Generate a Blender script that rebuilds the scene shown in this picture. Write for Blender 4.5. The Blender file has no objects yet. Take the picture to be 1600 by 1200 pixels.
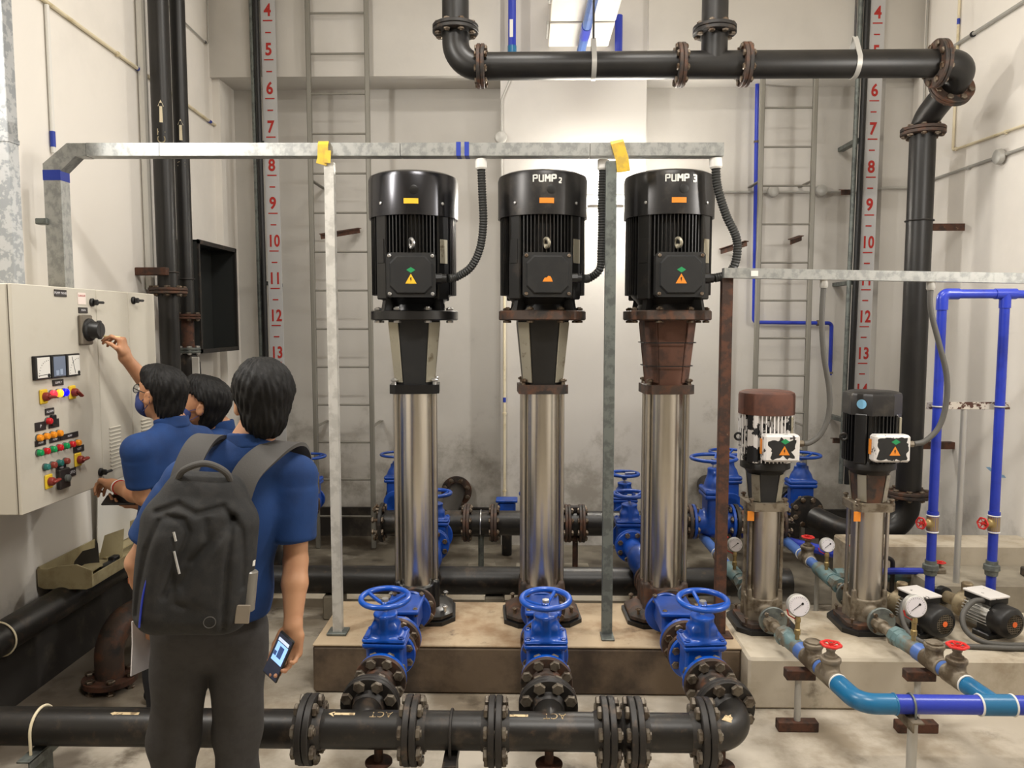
import bpy, math, random
import numpy as np
from mathutils import Vector, Matrix, Quaternion
random.seed(7)
PI = math.pi
SC = bpy.context.scene
COL = SC.collection
V = Vector

def S(r, g, b):
    return tuple(((c/255)/12.92 if c/255 <= .04045 else ((c/255+.055)/1.055)**2.4) for c in (r, g, b))+(1,)

# ---------------------------------------------------------------- camera, world, lights, exposure
cam = bpy.data.cameras.new('camera')
cam.sensor_width = 36
cam.lens = 27.0
cam.clip_end = 60
camo = bpy.data.objects.new('camera', cam)
COL.objects.link(camo)
camo.location = (0, 0, 1.83)
camo.rotation_euler = (math.radians(90-4.526), 0, math.radians(1.142))
SC.camera = camo
SC.view_settings.view_transform = 'Standard'
SC.view_settings.look = 'None'
SC.view_settings.exposure = 0.0
SC.view_settings.gamma = 1
SC.view_settings.use_curve_mapping = False
W = bpy.data.worlds.new('world')
SC.world = W
W.use_nodes = True
W.node_tree.nodes['Background'].inputs[0].default_value = (.9, .9, 1, 1)
W.node_tree.nodes['Background'].inputs[1].default_value = .02

def area(name, loc, target, sx, sy, power, col=(1, .962, .905)):
    l = bpy.data.lights.new(name, 'AREA')
    l.shape = 'RECTANGLE'
    l.size = sx
    l.size_y = sy
    l.energy = power
    l.color = col
    o = bpy.data.objects.new(name, l)
    COL.objects.link(o)
    o.location = loc
    o.rotation_euler = (V(target)-V(loc)).to_track_quat('-Z', 'Y').to_euler()
    return o
# ceiling battens above and behind the viewer
area('ceiling_batten_light', (.5, 1.0, 4.95), (.5, 1.0, 0), 1.3, .25, 125)
area('ceiling_batten_light', (.4, 3.9, 4.95), (.4, 3.9, 0), 1.3, .25, 62)
area('wall_fill_light', (-2.40, 2.3, 3.6), (3.0, 4.2, 2.2), .12, 1.2, 84)  # unseen fill added to brighten the right wall and streak the fan covers
area('wall_fill_light', (2.95, 2.9, 2.95), (-2.5, 4.2, 1.6), .12, 1.2, 62)  # added fill, out of view, lifts the left wall and reaches under the panel

# ---------------------------------------------------------------- materials
MATS = {}
def M(name, col, rough=.5, metal=0.0, c2=None, sc=6.0, lo=.45, hi=.6, c3=None, sc3=2.0, lo3=.5, hi3=.65, bump=0.0, bsc=40.0,
      emit=0.0, stretch=(1, 1, 1), coat=0.0, spec=None, obj=False, r2=None):
    if name in MATS:
        return MATS[name]
    m = bpy.data.materials.new(name)
    m.use_nodes = True
    nt = m.node_tree
    N, L = nt.nodes, nt.links
    b = N['Principled BSDF']
    b.inputs['Base Color'].default_value = col
    b.inputs['Roughness'].default_value = rough
    b.inputs['Metallic'].default_value = metal
    if coat:
        b.inputs['Coat Weight'].default_value = coat
        b.inputs['Coat Roughness'].default_value = .15
    if spec is not None:
        b.inputs['Specular IOR Level'].default_value = spec
    if emit:
        b.inputs['Emission Color'].default_value = col
        b.inputs['Emission Strength'].default_value = emit
    if c2 or bump:
        if obj:
            pos = N.new('ShaderNodeTexCoord').outputs['Object']
        else:
            pos = N.new('ShaderNodeNewGeometry').outputs['Position']
        mp = N.new('ShaderNodeMapping')
        L.new(pos, mp.inputs[0])
        mp.inputs['Scale'].default_value = stretch
        vec = mp.outputs[0]
        def noise(scale, det=6):
            n = N.new('ShaderNodeTexNoise')
            n.inputs['Scale'].default_value = scale
            n.inputs['Detail'].default_value = det
            n.inputs['Roughness'].default_value = .62
            L.new(vec, n.inputs['Vector'])
            return n.outputs[0]
        def ramp(src, lo, hi):
            r = N.new('ShaderNodeMapRange')
            r.interpolation_type = 'SMOOTHSTEP'
            r.inputs[1].default_value = lo
            r.inputs[2].default_value = hi
            L.new(src, r.inputs[0])
            return r.outputs[0]
        def mix(fac, a, bb):
            x = N.new('ShaderNodeMix')
            x.data_type = 'RGBA'
            L.new(fac, x.inputs[0])
            if isinstance(a, tuple): x.inputs[6].default_value = a
            else: L.new(a, x.inputs[6])
            x.inputs[7].default_value = bb
            return x.outputs[2]
        cur = col
        if c2:
            f2 = ramp(noise(sc), lo, hi)
            cur = mix(f2, cur, c2)
            if r2 is not None:
                rr = N.new('ShaderNodeMapRange')
                rr.inputs[3].default_value = rough
                rr.inputs[4].default_value = r2
                L.new(f2, rr.inputs[0])
                L.new(rr.outputs[0], b.inputs['Roughness'])
            if c3:
                cur = mix(ramp(noise(sc3), lo3, hi3), cur, c3)
            L.new(cur, b.inputs['Base Color'])
        if bump:
            bp = N.new('ShaderNodeBump')
            bp.inputs['Strength'].default_value = bump
            bp.inputs['Distance'].default_value = .004
            L.new(noise(bsc, 4), bp.inputs['Height'])
            L.new(bp.outputs[0], b.inputs['Normal'])
    MATS[name] = m
    return m

def wall_mat(name, base, stain, zlo, zhi, amount):
    """plaster with faint patches and weather stains that thicken towards the wet floor"""
    m = M(name, base, .85, c2=tuple(c*.93 for c in base[:3])+(1,), sc=1.3, lo=.45, hi=.7, bump=.15, bsc=25)
    nt = m.node_tree
    N, L = nt.nodes, nt.links
    b = N['Principled BSDF']
    src = b.inputs['Base Color'].links[0].from_socket
    g = N.new('ShaderNodeNewGeometry')
    sx = N.new('ShaderNodeSeparateXYZ')
    L.new(g.outputs['Position'], sx.inputs[0])
    h = N.new('ShaderNodeMapRange')
    h.inputs[1].default_value = zlo
    h.inputs[2].default_value = zhi
    h.inputs[3].default_value = .27
    h.inputs[4].default_value = -.12
    L.new(sx.outputs['Z'], h.inputs[0])
    n = N.new('ShaderNodeTexNoise')
    n.inputs['Scale'].default_value = 2.6
    n.inputs['Detail'].default_value = 9
    n.inputs['Roughness'].default_value = .7
    L.new(g.outputs['Position'], n.inputs['Vector'])
    a = N.new('ShaderNodeMath')
    L.new(n.outputs[0], a.inputs[0])
    L.new(h.outputs[0], a.inputs[1])
    r = N.new('ShaderNodeMapRange')
    r.interpolation_type = 'SMOOTHSTEP'
    r.inputs[1].default_value = .60
    r.inputs[2].default_value = .85
    r.inputs[4].default_value = amount
    L.new(a.outputs[0], r.inputs[0])
    x = N.new('ShaderNodeMix')
    x.data_type = 'RGBA'
    L.new(r.outputs[0], x.inputs[0])
    L.new(src, x.inputs[6])
    x.inputs[7].default_value = stain
    L.new(x.outputs[2], b.inputs['Base Color'])
    return m

m_pier = wall_mat('pier_plaster', S(200, 196, 190), S(120, 112, 98), .2, 1.9, .6)
m_wall = wall_mat('wall_plaster', S(199, 195, 188), S(120, 112, 98), .2, 1.9, .65)
def zone_stain(m, x0, x1, dark):
    """dirt washed along the foot of the left wall"""
    nt = m.node_tree
    N, L = nt.nodes, nt.links
    b = N['Principled BSDF']
    src = b.inputs['Base Color'].links[0].from_socket
    g = N.new('ShaderNodeNewGeometry')
    sx = N.new('ShaderNodeSeparateXYZ')
    L.new(g.outputs['Position'], sx.inputs[0])
    h = N.new('ShaderNodeMapRange')
    h.inputs[1].default_value, h.inputs[2].default_value = x0, x1
    h.inputs[3].default_value, h.inputs[4].default_value = .30, -.30
    L.new(sx.outputs['X'], h.inputs[0])
    n = N.new('ShaderNodeTexNoise')
    n.inputs['Scale'].default_value = 3.2
    n.inputs['Detail'].default_value = 8
    L.new(g.outputs['Position'], n.inputs['Vector'])
    a = N.new('ShaderNodeMath')
    L.new(n.outputs[0], a.inputs[0])
    L.new(h.outputs[0], a.inputs[1])
    r = N.new('ShaderNodeMapRange')
    r.interpolation_type = 'SMOOTHSTEP'
    r.inputs[1].default_value, r.inputs[2].default_value, r.inputs[4].default_value = .42, .70, .85
    L.new(a.outputs[0], r.inputs[0])
    x = N.new('ShaderNodeMix')
    x.data_type = 'RGBA'
    L.new(r.outputs[0], x.inputs[0])
    L.new(src, x.inputs[6])
    x.inputs[7].default_value = dark
    L.new(x.outputs[2], b.inputs['Base Color'])
m_wallside = wall_mat('wall_plaster_side', S(234, 229, 221), S(120, 112, 98), .2, .9, .4)
m_skirt = M('damp_skirting', S(42, 38, 34), .8, c2=S(88, 80, 70), sc=3.5, lo=.5, hi=.75)
m_floor = M('floor_concrete', S(190, 181, 166), .6, c2=S(146, 134, 116), sc=1.9, lo=.42, hi=.62, c3=S(96, 86, 72), sc3=2.6, lo3=.54, hi3=.70, bump=.2, bsc=30, r2=.5)
zone_stain(m_floor, -2.3, -1.35, S(84, 74, 62))
m_floorwet = M('floor_damp', S(120, 113, 100), .45, c2=S(66, 58, 48), sc=1.8, lo=.40, hi=.62, c3=S(150, 143, 130), sc3=3.0, lo3=.55, hi3=.7, bump=.2, bsc=25, r2=.3)
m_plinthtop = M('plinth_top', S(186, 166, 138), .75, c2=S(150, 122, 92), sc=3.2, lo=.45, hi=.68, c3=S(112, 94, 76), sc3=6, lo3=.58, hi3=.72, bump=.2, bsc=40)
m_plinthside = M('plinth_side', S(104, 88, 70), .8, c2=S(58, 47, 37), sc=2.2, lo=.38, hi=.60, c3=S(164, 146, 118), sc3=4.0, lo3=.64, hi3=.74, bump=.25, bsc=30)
m_conc = M('pale_concrete', S(188, 178, 160), .8, c2=S(150, 136, 114), sc=2.5, lo=.42, hi=.66, c3=S(112, 102, 86), sc3=4, lo3=.6, hi3=.74, bump=.15, bsc=30)
m_concgrey = M('grey_concrete', S(150, 142, 126), .8, c2=S(126, 118, 104), sc=2.2, lo=.42, hi=.66, bump=.15, bsc=30)
m_ceil = M('ceiling_paint', S(225, 218, 205), .9)
m_black = M('black_paint', S(22, 21, 20), .40, c2=S(30, 28, 26), sc=5, lo=.4, hi=.65)
m_blackdirty = M('dirty_black_pipe', S(26, 24, 22), .40, c2=S(66, 55, 45), sc=9, lo=.54, hi=.72, c3=S(58, 45, 35), sc3=22, lo3=.58, hi3=.7, bump=.1, bsc=60)
m_flange = M('rusty_flange', S(66, 52, 44), .6, c2=S(92, 60, 42), sc=16, lo=.45, hi=.65, c3=S(42, 38, 35), sc3=9, lo3=.5, hi3=.62, bump=.2, bsc=70)
m_flangeblk = M('black_flange', S(34, 31, 29), .5, c2=S(80, 66, 54), sc=14, lo=.55, hi=.7)
m_bolt = M('dull_bolt', S(122, 110, 96), .45, .6, c2=S(84, 66, 50), sc=30, lo=.45, hi=.6)
m_boltblk = M('dark_bolt', S(112, 104, 92), .45, .4, c2=S(80, 70, 60), sc=30)
m_zinc = M('zinc_bolt', S(205, 205, 205), .3, .9)
m_rust = M('rust', S(84, 52, 36), .8, c2=S(54, 38, 30), sc=18, lo=.42, hi=.62, c3=S(150, 128, 104), sc3=30, lo3=.66, hi3=.74, bump=.3, bsc=80)
m_rustpaint = M('flaking_paint_rust', S(200, 192, 180), .7, c2=S(78, 48, 36), sc=26, lo=.5, hi=.55)
m_blue = M('blue_enamel', S(10, 80, 180), .28, c2=S(9, 68, 160), sc=5, lo=.4, hi=.7, coat=.4)
m_bluedk = M('blue_enamel_dusty', S(14, 68, 158), .4, c2=S(13, 50, 116), sc=6, lo=.45, hi=.7, coat=.2)
m_pvc = M('blue_pvc', S(38, 58, 172), .3, c2=S(32, 48, 148), sc=7, lo=.5, hi=.7)
m_pvclt = M('pale_blue_pvc', S(74, 106, 170), .4, c2=S(60, 88, 140), sc=7, lo=.5, hi=.7)
m_teal = M('teal_pvc', S(30, 104, 148), .3, c2=S(28, 88, 126), sc=8, lo=.5, hi=.7)
m_tealdull = M('dull_teal_fitting', S(96, 122, 124), .5, c2=S(104, 96, 82), sc=12, lo=.45, hi=.6)
m_galv = M('galvanised', S(176, 177, 174), .42, .6, c2=S(150, 152, 150), sc=30, lo=.42, hi=.62, stretch=(1, 1, .8))
m_galvdark = M('galvanised_dark', S(118, 124, 120), .5, .5, c2=S(98, 102, 100), sc=20)
m_galvbig = M('spangled_galvanised', S(182, 184, 185), .45, .45, c2=S(150, 154, 157), sc=26, lo=.46, hi=.54)
m_greyladder = M('ladder_grey', S(128, 125, 116), .5, .2)
m_galvpale = M('pale_galvanised', S(206, 204, 198), .45, .35, c2=S(186, 184, 178), sc=14)
m_steel = M('stainless', S(220, 216, 208), .25, 1.0, c2=S(198, 192, 182), sc=2, lo=.4, hi=.7, stretch=(3, 3, .15))
m_steeldull = M('stainless_dull', S(198, 192, 182), .34, 1.0, c2=S(150, 134, 112), sc=5, lo=.55, hi=.8, stretch=(2, 2, .5))
m_guard = M('guard_plate', S(176, 170, 152), .4, .6, c2=S(120, 110, 90), sc=12, lo=.55, hi=.7)
m_motor = M('motor_black', S(17, 17, 18), .32, coat=.15)
m_motord = M('motor_black_dusty', S(22, 21, 20), .45, c2=S(46, 40, 35), sc=8, lo=.52, hi=.7)
m_fan = M('fan_cover_black', S(66, 66, 69), .24, .9)
m_fand = M('fan_cover_dusty', S(52, 51, 51), .36, .6, c2=S(74, 70, 66), sc=6, lo=.5, hi=.68)
m_box = M('terminal_black', S(26, 27, 28), .5, c2=S(33, 33, 33), sc=10)
m_peel = M('peeling_black_on_white', S(214, 210, 206), .5, c2=S(26, 26, 28), sc=15, lo=.485, hi=.5, obj=True)
m_peelbox = M('chipped_box_paint', S(30, 30, 32), .5, c2=S(222, 220, 216), sc=11, lo=.56, hi=.575, obj=True)
m_white = M('white_plastic', S(224, 222, 216), .5)
m_cream = M('cream_plastic', S(222, 210, 180), .55, c2=S(196, 180, 140), sc=9, lo=.5, hi=.7)
m_greycond = M('grey_conduit', S(176, 174, 168), .45, .3)
m_flex = M('flexible_black', S(44, 45, 44), .5)
m_flexgrey = M('flexible_grey', S(84, 82, 78), .55)
m_yellow = M('yellow_paint', S(214, 178, 52), .6, c2=S(190, 158, 60), sc=20)
m_tapeblue = M('blue_tape', S(34, 58, 160), .5)
m_orange = M('orange_sticker', S(226, 136, 40), .5)
m_ystick = M('yellow_sticker', S(236, 186, 44), .5)
m_green = M('green_sticker', S(32, 140, 84), .5)
m_redp = M('gauge_red_paint', S(176, 42, 34), .7)
m_gauge = M('gauge_board', S(186, 186, 186), .6)
m_panel = M('panel_enamel', S(198, 193, 180), .4, c2=S(193, 187, 173), sc=2)
m_gasket = M('gasket', S(78, 70, 56), .8)
m_dark = M('dark_plastic', S(20, 20, 21), .45)
m_label = M('label_black', S(40, 34, 32), .5)
m_redhw = M('red_handwheel', S(206, 44, 40), .4)
m_brass = M('brass', S(170, 150, 104), .4, .8)
m_bronze = M('dull_bronze', S(128, 118, 102), .5, .3, c2=S(90, 78, 62), sc=14)
m_dullbrass = M('dull_brass', S(150, 136, 108), .5, .4, c2=S(120, 104, 80), sc=14)
m_skin = M('skin', S(182, 136, 103), .5, c2=S(172, 122, 92), sc=9, lo=.4, hi=.7)
m_skintan = M('skin_tan', S(176, 128, 94), .5, c2=S(164, 114, 82), sc=9, lo=.4, hi=.7)
m_hair = M('black_hair', S(12, 11, 11), .6, spec=.25, c2=S(18, 17, 16), sc=60, lo=.5, hi=.7, bump=.5, bsc=110, stretch=(1, 1, .25))
m_shirt = M('navy_polo', S(6, 50, 104), .85, c2=S(5, 42, 90), sc=7, lo=.4, hi=.7, bump=.12, bsc=200)
m_trouser = M('grey_trousers', S(58, 56, 55), .9, c2=S(54, 52, 51), sc=30, bump=.15, bsc=160)
m_trousblk = M('black_trousers', S(26, 26, 30), .9)
m_bag = M('charcoal_backpack', S(32, 32, 32), .85, c2=S(40, 39, 38), sc=25, bump=.2, bsc=220)
m_strap = M('backpack_strap', S(74, 72, 70), .8, bump=.15, bsc=260)
m_mask = M('blue_mask', S(36, 52, 104), .8)
m_paper = M('paper', S(226, 224, 228), .8)
m_shoe = M('black_shoe', S(22, 22, 24), .5)
m_lens = M('lens_glass', S(225, 232, 240), .03)
m_lens.node_tree.nodes['Principled BSDF'].inputs['Transmission Weight'].default_value = .95
# ---------------------------------------------------------------- mesh helpers
ORG = {}

def basis(d):
    d = V(d).normalized()
    a = V((0, 0, 1)) if abs(d.z) < .95 else V((1, 0, 0))
    u = a.cross(d).normalized()
    return u, d.cross(u).normalized(), d

def tf(loc=(0, 0, 0), d=None, rz=0.0, spin=0.0):
    """matrix that carries local +Z onto d (or spins about Z)"""
    if d is None:
        R = Matrix.Rotation(rz, 4, 'Z')
    else:
        u, w, n = basis(d)
        R = Matrix((u, w, n)).transposed().to_4x4() @ Matrix.Rotation(spin, 4, 'Z')
    return Matrix.Translation(V(loc)) @ R

class MB:
    def __init__(s):
        s.v, s.f, s.mi, s.m = [], [], [], 0
        s.T = Matrix()
    def add(s, vs, fs):
        o = len(s.v)
        T = s.T
        s.v += [tuple(T @ V(p)) for p in vs]
        s.f += [tuple(i+o for i in f) for f in fs]
        s.mi += [s.m]*len(fs)
        return s
    def box(s, c, sz, b=0.0, R=None):
        hx, hy, hz = sz[0]/2, sz[1]/2, sz[2]/2
        R = R or Matrix()
        c = V(c)
        if b <= 0:
            vs = [(x, y, z) for x in (-hx, hx) for y in (-hy, hy) for z in (-hz, hz)]
            fs = [(0, 1, 3, 2), (4, 6, 7, 5), (0, 4, 5, 1), (2, 3, 7, 6), (0, 2, 6, 4), (1, 5, 7, 3)]
        else:
            b = min(b, hx*.99, hy*.99, hz*.99)
            vs, ix = [], {}
            for x in (-1, 1):
                for y in (-1, 1):
                    for z in (-1, 1):
                        for k in range(3):
                            p = [x*(hx-b), y*(hy-b), z*(hz-b)]
                            p[k] = (x*hx, y*hy, z*hz)[k]
                            ix[x, y, z, k] = len(vs)
                            vs.append(tuple(p))
            fs = []
            for k, sg in ((0, -1), (0, 1), (1, -1), (1, 1), (2, -1), (2, 1)):
                o = [i for i in range(3) if i != k]
                q = []
                for a, bb in ((-1, -1), (1, -1), (1, 1), (-1, 1)):
                    t = [0, 0, 0]
                    t[k], t[o[0]], t[o[1]] = sg, a, bb
                    q.append(ix[t[0], t[1], t[2], k])
                fs.append(tuple(q))
            for k in range(3):
                o = [i for i in range(3) if i != k]
                for a in (-1, 1):
                    for bb in (-1, 1):
                        q = []
                        for sg, kk in ((-1, o[0]), (1, o[0]), (1, o[1]), (-1, o[1])):
                            t = [0, 0, 0]
                            t[k], t[o[0]], t[o[1]] = sg, a, bb
                            q.append(ix[t[0], t[1], t[2], kk])
                        fs.append(tuple(q))
            for x in (-1, 1):
                for y in (-1, 1):
                    for z in (-1, 1):
                        fs.append(tuple(ix[x, y, z, k] for k in range(3)))
            cc = []
            for f in fs:          # outward winding
                p = [V(vs[i]) for i in f]
                n = (p[1]-p[0]).cross(p[2]-p[0])
                g = sum(p, V())/len(p)
                cc.append(f if n.dot(g) > 0 else f[::-1])
            fs = cc
        return s.add([c+R @ V(p) for p in vs], fs)
    def lathe(s, p, d, prof, n=24, caps=True, spin=0.0):
        """prof: list of (radius, height along d)"""
        u, w, d = basis(d)
        p = V(p)
        vs, fs, rings = [], [], []
        for r, h in prof:
            if r < 1e-6:
                rings.append([len(vs)])
                vs.append(p+d*h)
            else:
                rings.append(list(range(len(vs), len(vs)+n)))
                for i in range(n):
                    a = 2*PI*i/n+spin
                    vs.append(p+d*h+u*(r*math.cos(a))+w*(r*math.sin(a)))
        for A, B in zip(rings, rings[1:]):
            for i in range(n):
                j = (i+1) % n
                if len(A) == 1 and len(B) == 1: continue
                if len(A) == 1: fs.append((A[0], B[j], B[i]))
                elif len(B) == 1: fs.append((A[i], A[j], B[0]))
                else: fs.append((A[i], A[j], B[j], B[i]))
        if caps:
            if len(rings[0]) > 1: fs.append(tuple(rings[0][::-1]))
            if len(rings[-1]) > 1: fs.append(tuple(rings[-1]))
        return s.add(vs, fs)
    def cyl(s, a, b, r, r2=None, n=20, spin=0.0, ch=0.0):
        a, b = V(a), V(b)
        L = (b-a).length
        r2 = r if r2 is None else r2
        prof = [(r, 0), (r2, L)] if not ch else [(r-ch, 0), (r, ch), (r2, L-ch), (r2-ch, L)]
        return s.lathe(a, b-a, prof, n, True, spin)
    def tube(s, path, r, n=16, closed=False, rf=None):
        P = [V(p) for p in path]
        k = len(P)
        tang = []
        for i in range(k):
            if closed: t = P[(i+1) % k]-P[i-1]
            else: t = P[min(i+1, k-1)]-P[max(i-1, 0)]
            tang.append(t.normalized())
        u, w, _ = basis(tang[0])
        vs, fs = [], []
        for i in range(k):
            if i:
                q = tang[i-1].rotation_difference(tang[i])
                u = q @ u
            u = (u-tang[i]*u.dot(tang[i])).normalized()
            w = tang[i].cross(u)
            rr = rf(i, k) if rf else r
            for j in range(n):
                a = 2*PI*j/n
                vs.append(P[i]+u*(rr*math.cos(a))+w*(rr*math.sin(a)))
        for i in range(k if closed else k-1):
            i2 = (i+1) % k
            for j in range(n):
                j2 = (j+1) % n
                fs.append((i*n+j, i*n+j2, i2*n+j2, i2*n+j))
        if not closed:
            fs.append(tuple(range(n))[::-1])
            fs.append(tuple((k-1)*n+j for j in range(n)))
        return s.add(vs, fs)
    def strip(s, path, wdir, w, t):
        """flat band following a path; wdir = width direction"""
        P = [V(p) for p in path]
        vs, fs = [], []
        k = len(P)
        for i in range(k):
            tg = (P[min(i+1, k-1)]-P[max(i-1, 0)]).normalized()
            wd = V(wdir) if not callable(wdir) else wdir(i)
            wd = (wd-tg*wd.dot(tg)).normalized()
            nn = tg.cross(wd)
            for a, b in ((-1, -1), (1, -1), (1, 1), (-1, 1)):
                vs.append(P[i]+wd*(a*w/2)+nn*(b*t/2))
        for i in range(k-1):
            for j in range(4):
                j2 = (j+1) % 4
                fs.append((i*4+j, i*4+j2, i*4+4+j2, i*4+4+j))
        fs += [(3, 2, 1, 0), tuple((k-1)*4+j for j in range(4))]
        return s.add(vs, fs)
    def torus(s, c, d, R, r, n=40, k=10):
        u, w, d = basis(d)
        c = V(c)
        return s.tube([c+u*(R*math.cos(2*PI*i/n))+w*(R*math.sin(2*PI*i/n)) for i in range(n)], r, k, True)
    def prism(s, poly, h, T=None):
        """polygon in local xy pushed up local z by h"""
        T = T or Matrix()
        n = len(poly)
        vs = [T @ V((x, y, 0)) for x, y in poly]+[T @ V((x, y, h)) for x, y in poly]
        fs = [tuple(range(n))[::-1], tuple(range(n, 2*n))]
        fs += [(i, (i+1) % n, n+(i+1) % n, n+i) for i in range(n)]
        return s.add(vs, fs)
    def ball(s, c, r, n=16):
        r = r if isinstance(r, tuple) else (r, r, r)
        k = n//2
        vs, fs = [], []
        T0 = s.T
        s.T = T0 @ Matrix.Translation(V(c)) @ Matrix.Diagonal((r[0], r[1], r[2], 1))
        s.lathe((0, 0, -1), (0, 0, 1), [(math.sin(PI*i/k), 1-math.cos(PI*i/k)) if 0 < i < k else (0, 0 if i == 0 else 2) for i in range(k+1)], n)
        s.T = T0
        return s
    def build(s, name, mat, parent=None, sharp=35, smooth=True):
        me = bpy.data.meshes.new(name)
        org = ORG.get(parent.name, V()) if parent else V()
        vs = s.v if org.length == 0 else [(x-org.x, y-org.y, z-org.z) for x, y, z in s.v]
        me.from_pydata(vs, [], s.f)
        for mm in (mat if isinstance(mat, (list, tuple)) else [mat]):
            me.materials.append(mm)
        if any(s.mi):
            me.polygons.foreach_set('material_index', s.mi)
        me.validate()
        if smooth:
            me.shade_smooth()
            me.set_sharp_from_angle(angle=math.radians(sharp))
        o = bpy.data.objects.new(name, me)
        COL.objects.link(o)
        if parent:
            o.parent = parent
            ORG[o.name] = org
        return o

def tag(o, label=None, cat=None, group=None, kind=None):
    if label: o['label'] = label
    if cat: o['category'] = cat
    if group: o['group'] = group
    if kind: o['kind'] = kind
    return o

def thing(name, label, cat, loc=(0, 0, 0), group=None, rz=0.0, local=False):
    o = bpy.data.objects.new(name, None)
    COL.objects.link(o)
    o.empty_display_size = .1
    o.location = loc
    o.rotation_euler.z = rz
    ORG[o.name] = V() if local else V(loc)
    return tag(o, label, cat, group)

def single(name, mb, mat, label, cat, group=None, **k):
    return tag(mb.build(name, mat, None, **k), label, cat, group)

def struct(name, mb, mat, **k):
    return tag(mb.build(name, mat, None, **k), kind='structure')

def copy_tree(o, parent=None):
    c = o.copy()
    COL.objects.link(c)
    if parent: c.parent = parent
    ORG[c.name] = ORG.get(o.name, V())
    for ch in list(o.children):
        copy_tree(ch, c)
    return c

def place(name, me, parent, p, d, spin=0.0):
    """link shared mesh me under parent at world/local p with its Z along d"""
    o = bpy.data.objects.new(name, me)
    COL.objects.link(o)
    o.parent = parent
    org = ORG.get(parent.name, V())
    ORG[o.name] = org
    o.matrix_local = tf(V(p)-org, d, spin=spin)
    return o

def fillet(pts, r, n=8):
    P = [V(p) for p in pts]
    out = [P[0]]
    for i in range(1, len(P)-1):
        a, b, c = P[i-1], P[i], P[i+1]
        rr = r[i-1] if isinstance(r, (list, tuple)) else r
        d1, d2 = (a-b).normalized(), (c-b).normalized()
        ang = d1.angle(d2)
        if ang > PI-.02:
            out.append(b)
            continue
        t = min(rr/math.tan(ang/2), (a-b).length*.98, (c-b).length*.98)
        rr2 = t*math.tan(ang/2)
        ctr = b+(d1+d2).normalized()*(rr2/math.sin(ang/2))
        s0, s1 = b+d1*t-ctr, b+d2*t-ctr
        ax, th = s0.cross(s1).normalized(), s0.angle(s1)
        for k in range(n+1):
            out.append(ctr+Quaternion(ax, th*k/n) @ s0)
    out.append(P[-1])
    res = [out[0]]
    for p in out[1:]:
        if (p-res[-1]).length > 1e-5: res.append(p)
    return res

def smooth_path(pts, sub=10):
    """Catmull-Rom through the points"""
    P = [V(p) for p in pts]
    P = [P[0]*2-P[1]]+P+[P[-1]*2-P[-2]]
    out = []
    for i in range(1, len(P)-2):
        p0, p1, p2, p3 = P[i-1:i+3]
        for k in range(sub):
            t = k/sub
            out.append(.5*((2*p1)+(p2-p0)*t+(2*p0-5*p1+4*p2-p3)*t*t+(3*p1-p0-3*p2+p3)*t**3))
    out.append(P[-2])
    return out

def resample(path, step):
    out, acc = [path[0]], 0.0
    for a, b in zip(path, path[1:]):
        L = (b-a).length
        while acc+L >= step and L > 0:
            t = (step-acc)/L
            a = a+(b-a)*t
            out.append(a)
            L = (b-a).length
            acc = 0.0
        acc += L
    return out

_bolts = {}
def bolt_mesh(r, L, mat):
    k = (round(r, 4), round(L, 4), mat.name)
    if k not in _bolts:
        b = MB()
        h = r*1.25
        b.cyl((0, 0, -L/2-h*.9), (0, 0, L/2+h*1.3), r, n=10)
        for z0, z1 in ((-L/2-h, -L/2), (L/2, L/2+h)):
            b.lathe((0, 0, z0), (0, 0, 1), [(r*1.55, 0), (r*1.85, .2*h), (r*1.85, z1-z0-.2*h), (r*1.55, z1-z0)], 6)
        o = b.build('bolt', mat)
        me = o.data
        bpy.data.objects.remove(o)
        _bolts[k] = me
    return _bolts[k]

def flange(parent, c, d, R, t, mat, n=0, br=.009, L=None, bmat=None, bore=0.0, spin=None, pitch=.8):
    """disc from c back along -d by t (mating face at c, outward d); n bolts through the joint as sub-parts"""
    d = V(d).normalized()
    c = V(c)
    b = MB()
    ch = min(.003, t*.2)
    b.lathe(c-d*t, d, [(R-ch, 0), (R, ch), (R, t-ch), (R-ch, t)], 40)
    if bore:
        b.lathe(c-d*(t+.028), d, [(bore*1.02, 0), (bore*1.16, .022), (bore*1.25, .03)], 32)
    o = b.build('flange', mat, parent)
    L = L or 2*t
    u, w, _ = basis(d)
    sp = PI/n if (n and spin is None) else (spin or 0)
    me = bolt_mesh(br, L, bmat or m_bolt) if n else None
    for i in range(n):
        a = 2*PI*i/n+sp
        place('bolt', me, o, c-d*t+d*(L/2)+(u*math.cos(a)+w*math.sin(a))*(R*pitch), d, spin=a)
    return o

_txt = {}
def text_geo(s, size, ext=.0006, align='CENTER', bold=0.0):
    k = (s, size, ext, align, bold)
    if k not in _txt:
        c = bpy.data.curves.new('t', 'FONT')
        c.body = s
        c.size = size
        c.extrude = ext
        c.offset = bold
        c.align_x = align
        c.align_y = 'CENTER'
        c.resolution_u = 4
        c.space_character = 1.08
        o = bpy.data.objects.new('t', c)
        COL.objects.link(o)
        me = bpy.data.meshes.new_from_object(o)
        _txt[k] = ([tuple(v.co) for v in me.vertices], [tuple(p.vertices) for p in me.polygons])
        bpy.data.objects.remove(o)
        bpy.data.meshes.remove(me)
        bpy.data.curves.remove(c)
    return _txt[k]

def text_on(parent, name, s, size, mat, loc, right, upv, sx=1.0, bold=0.0, ext=.0006, skew=0.0):
    vs, fs = text_geo(s, size, ext, bold=bold)
    r, u = V(right).normalized(), V(upv).normalized()
    n = r.cross(u)
    b = MB()
    b.add([V(loc)+r*((x+skew*y)*sx)+u*y+n*(z+ext) for x, y, z in vs], fs)
    return b.build(name, mat, parent, smooth=False)

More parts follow.
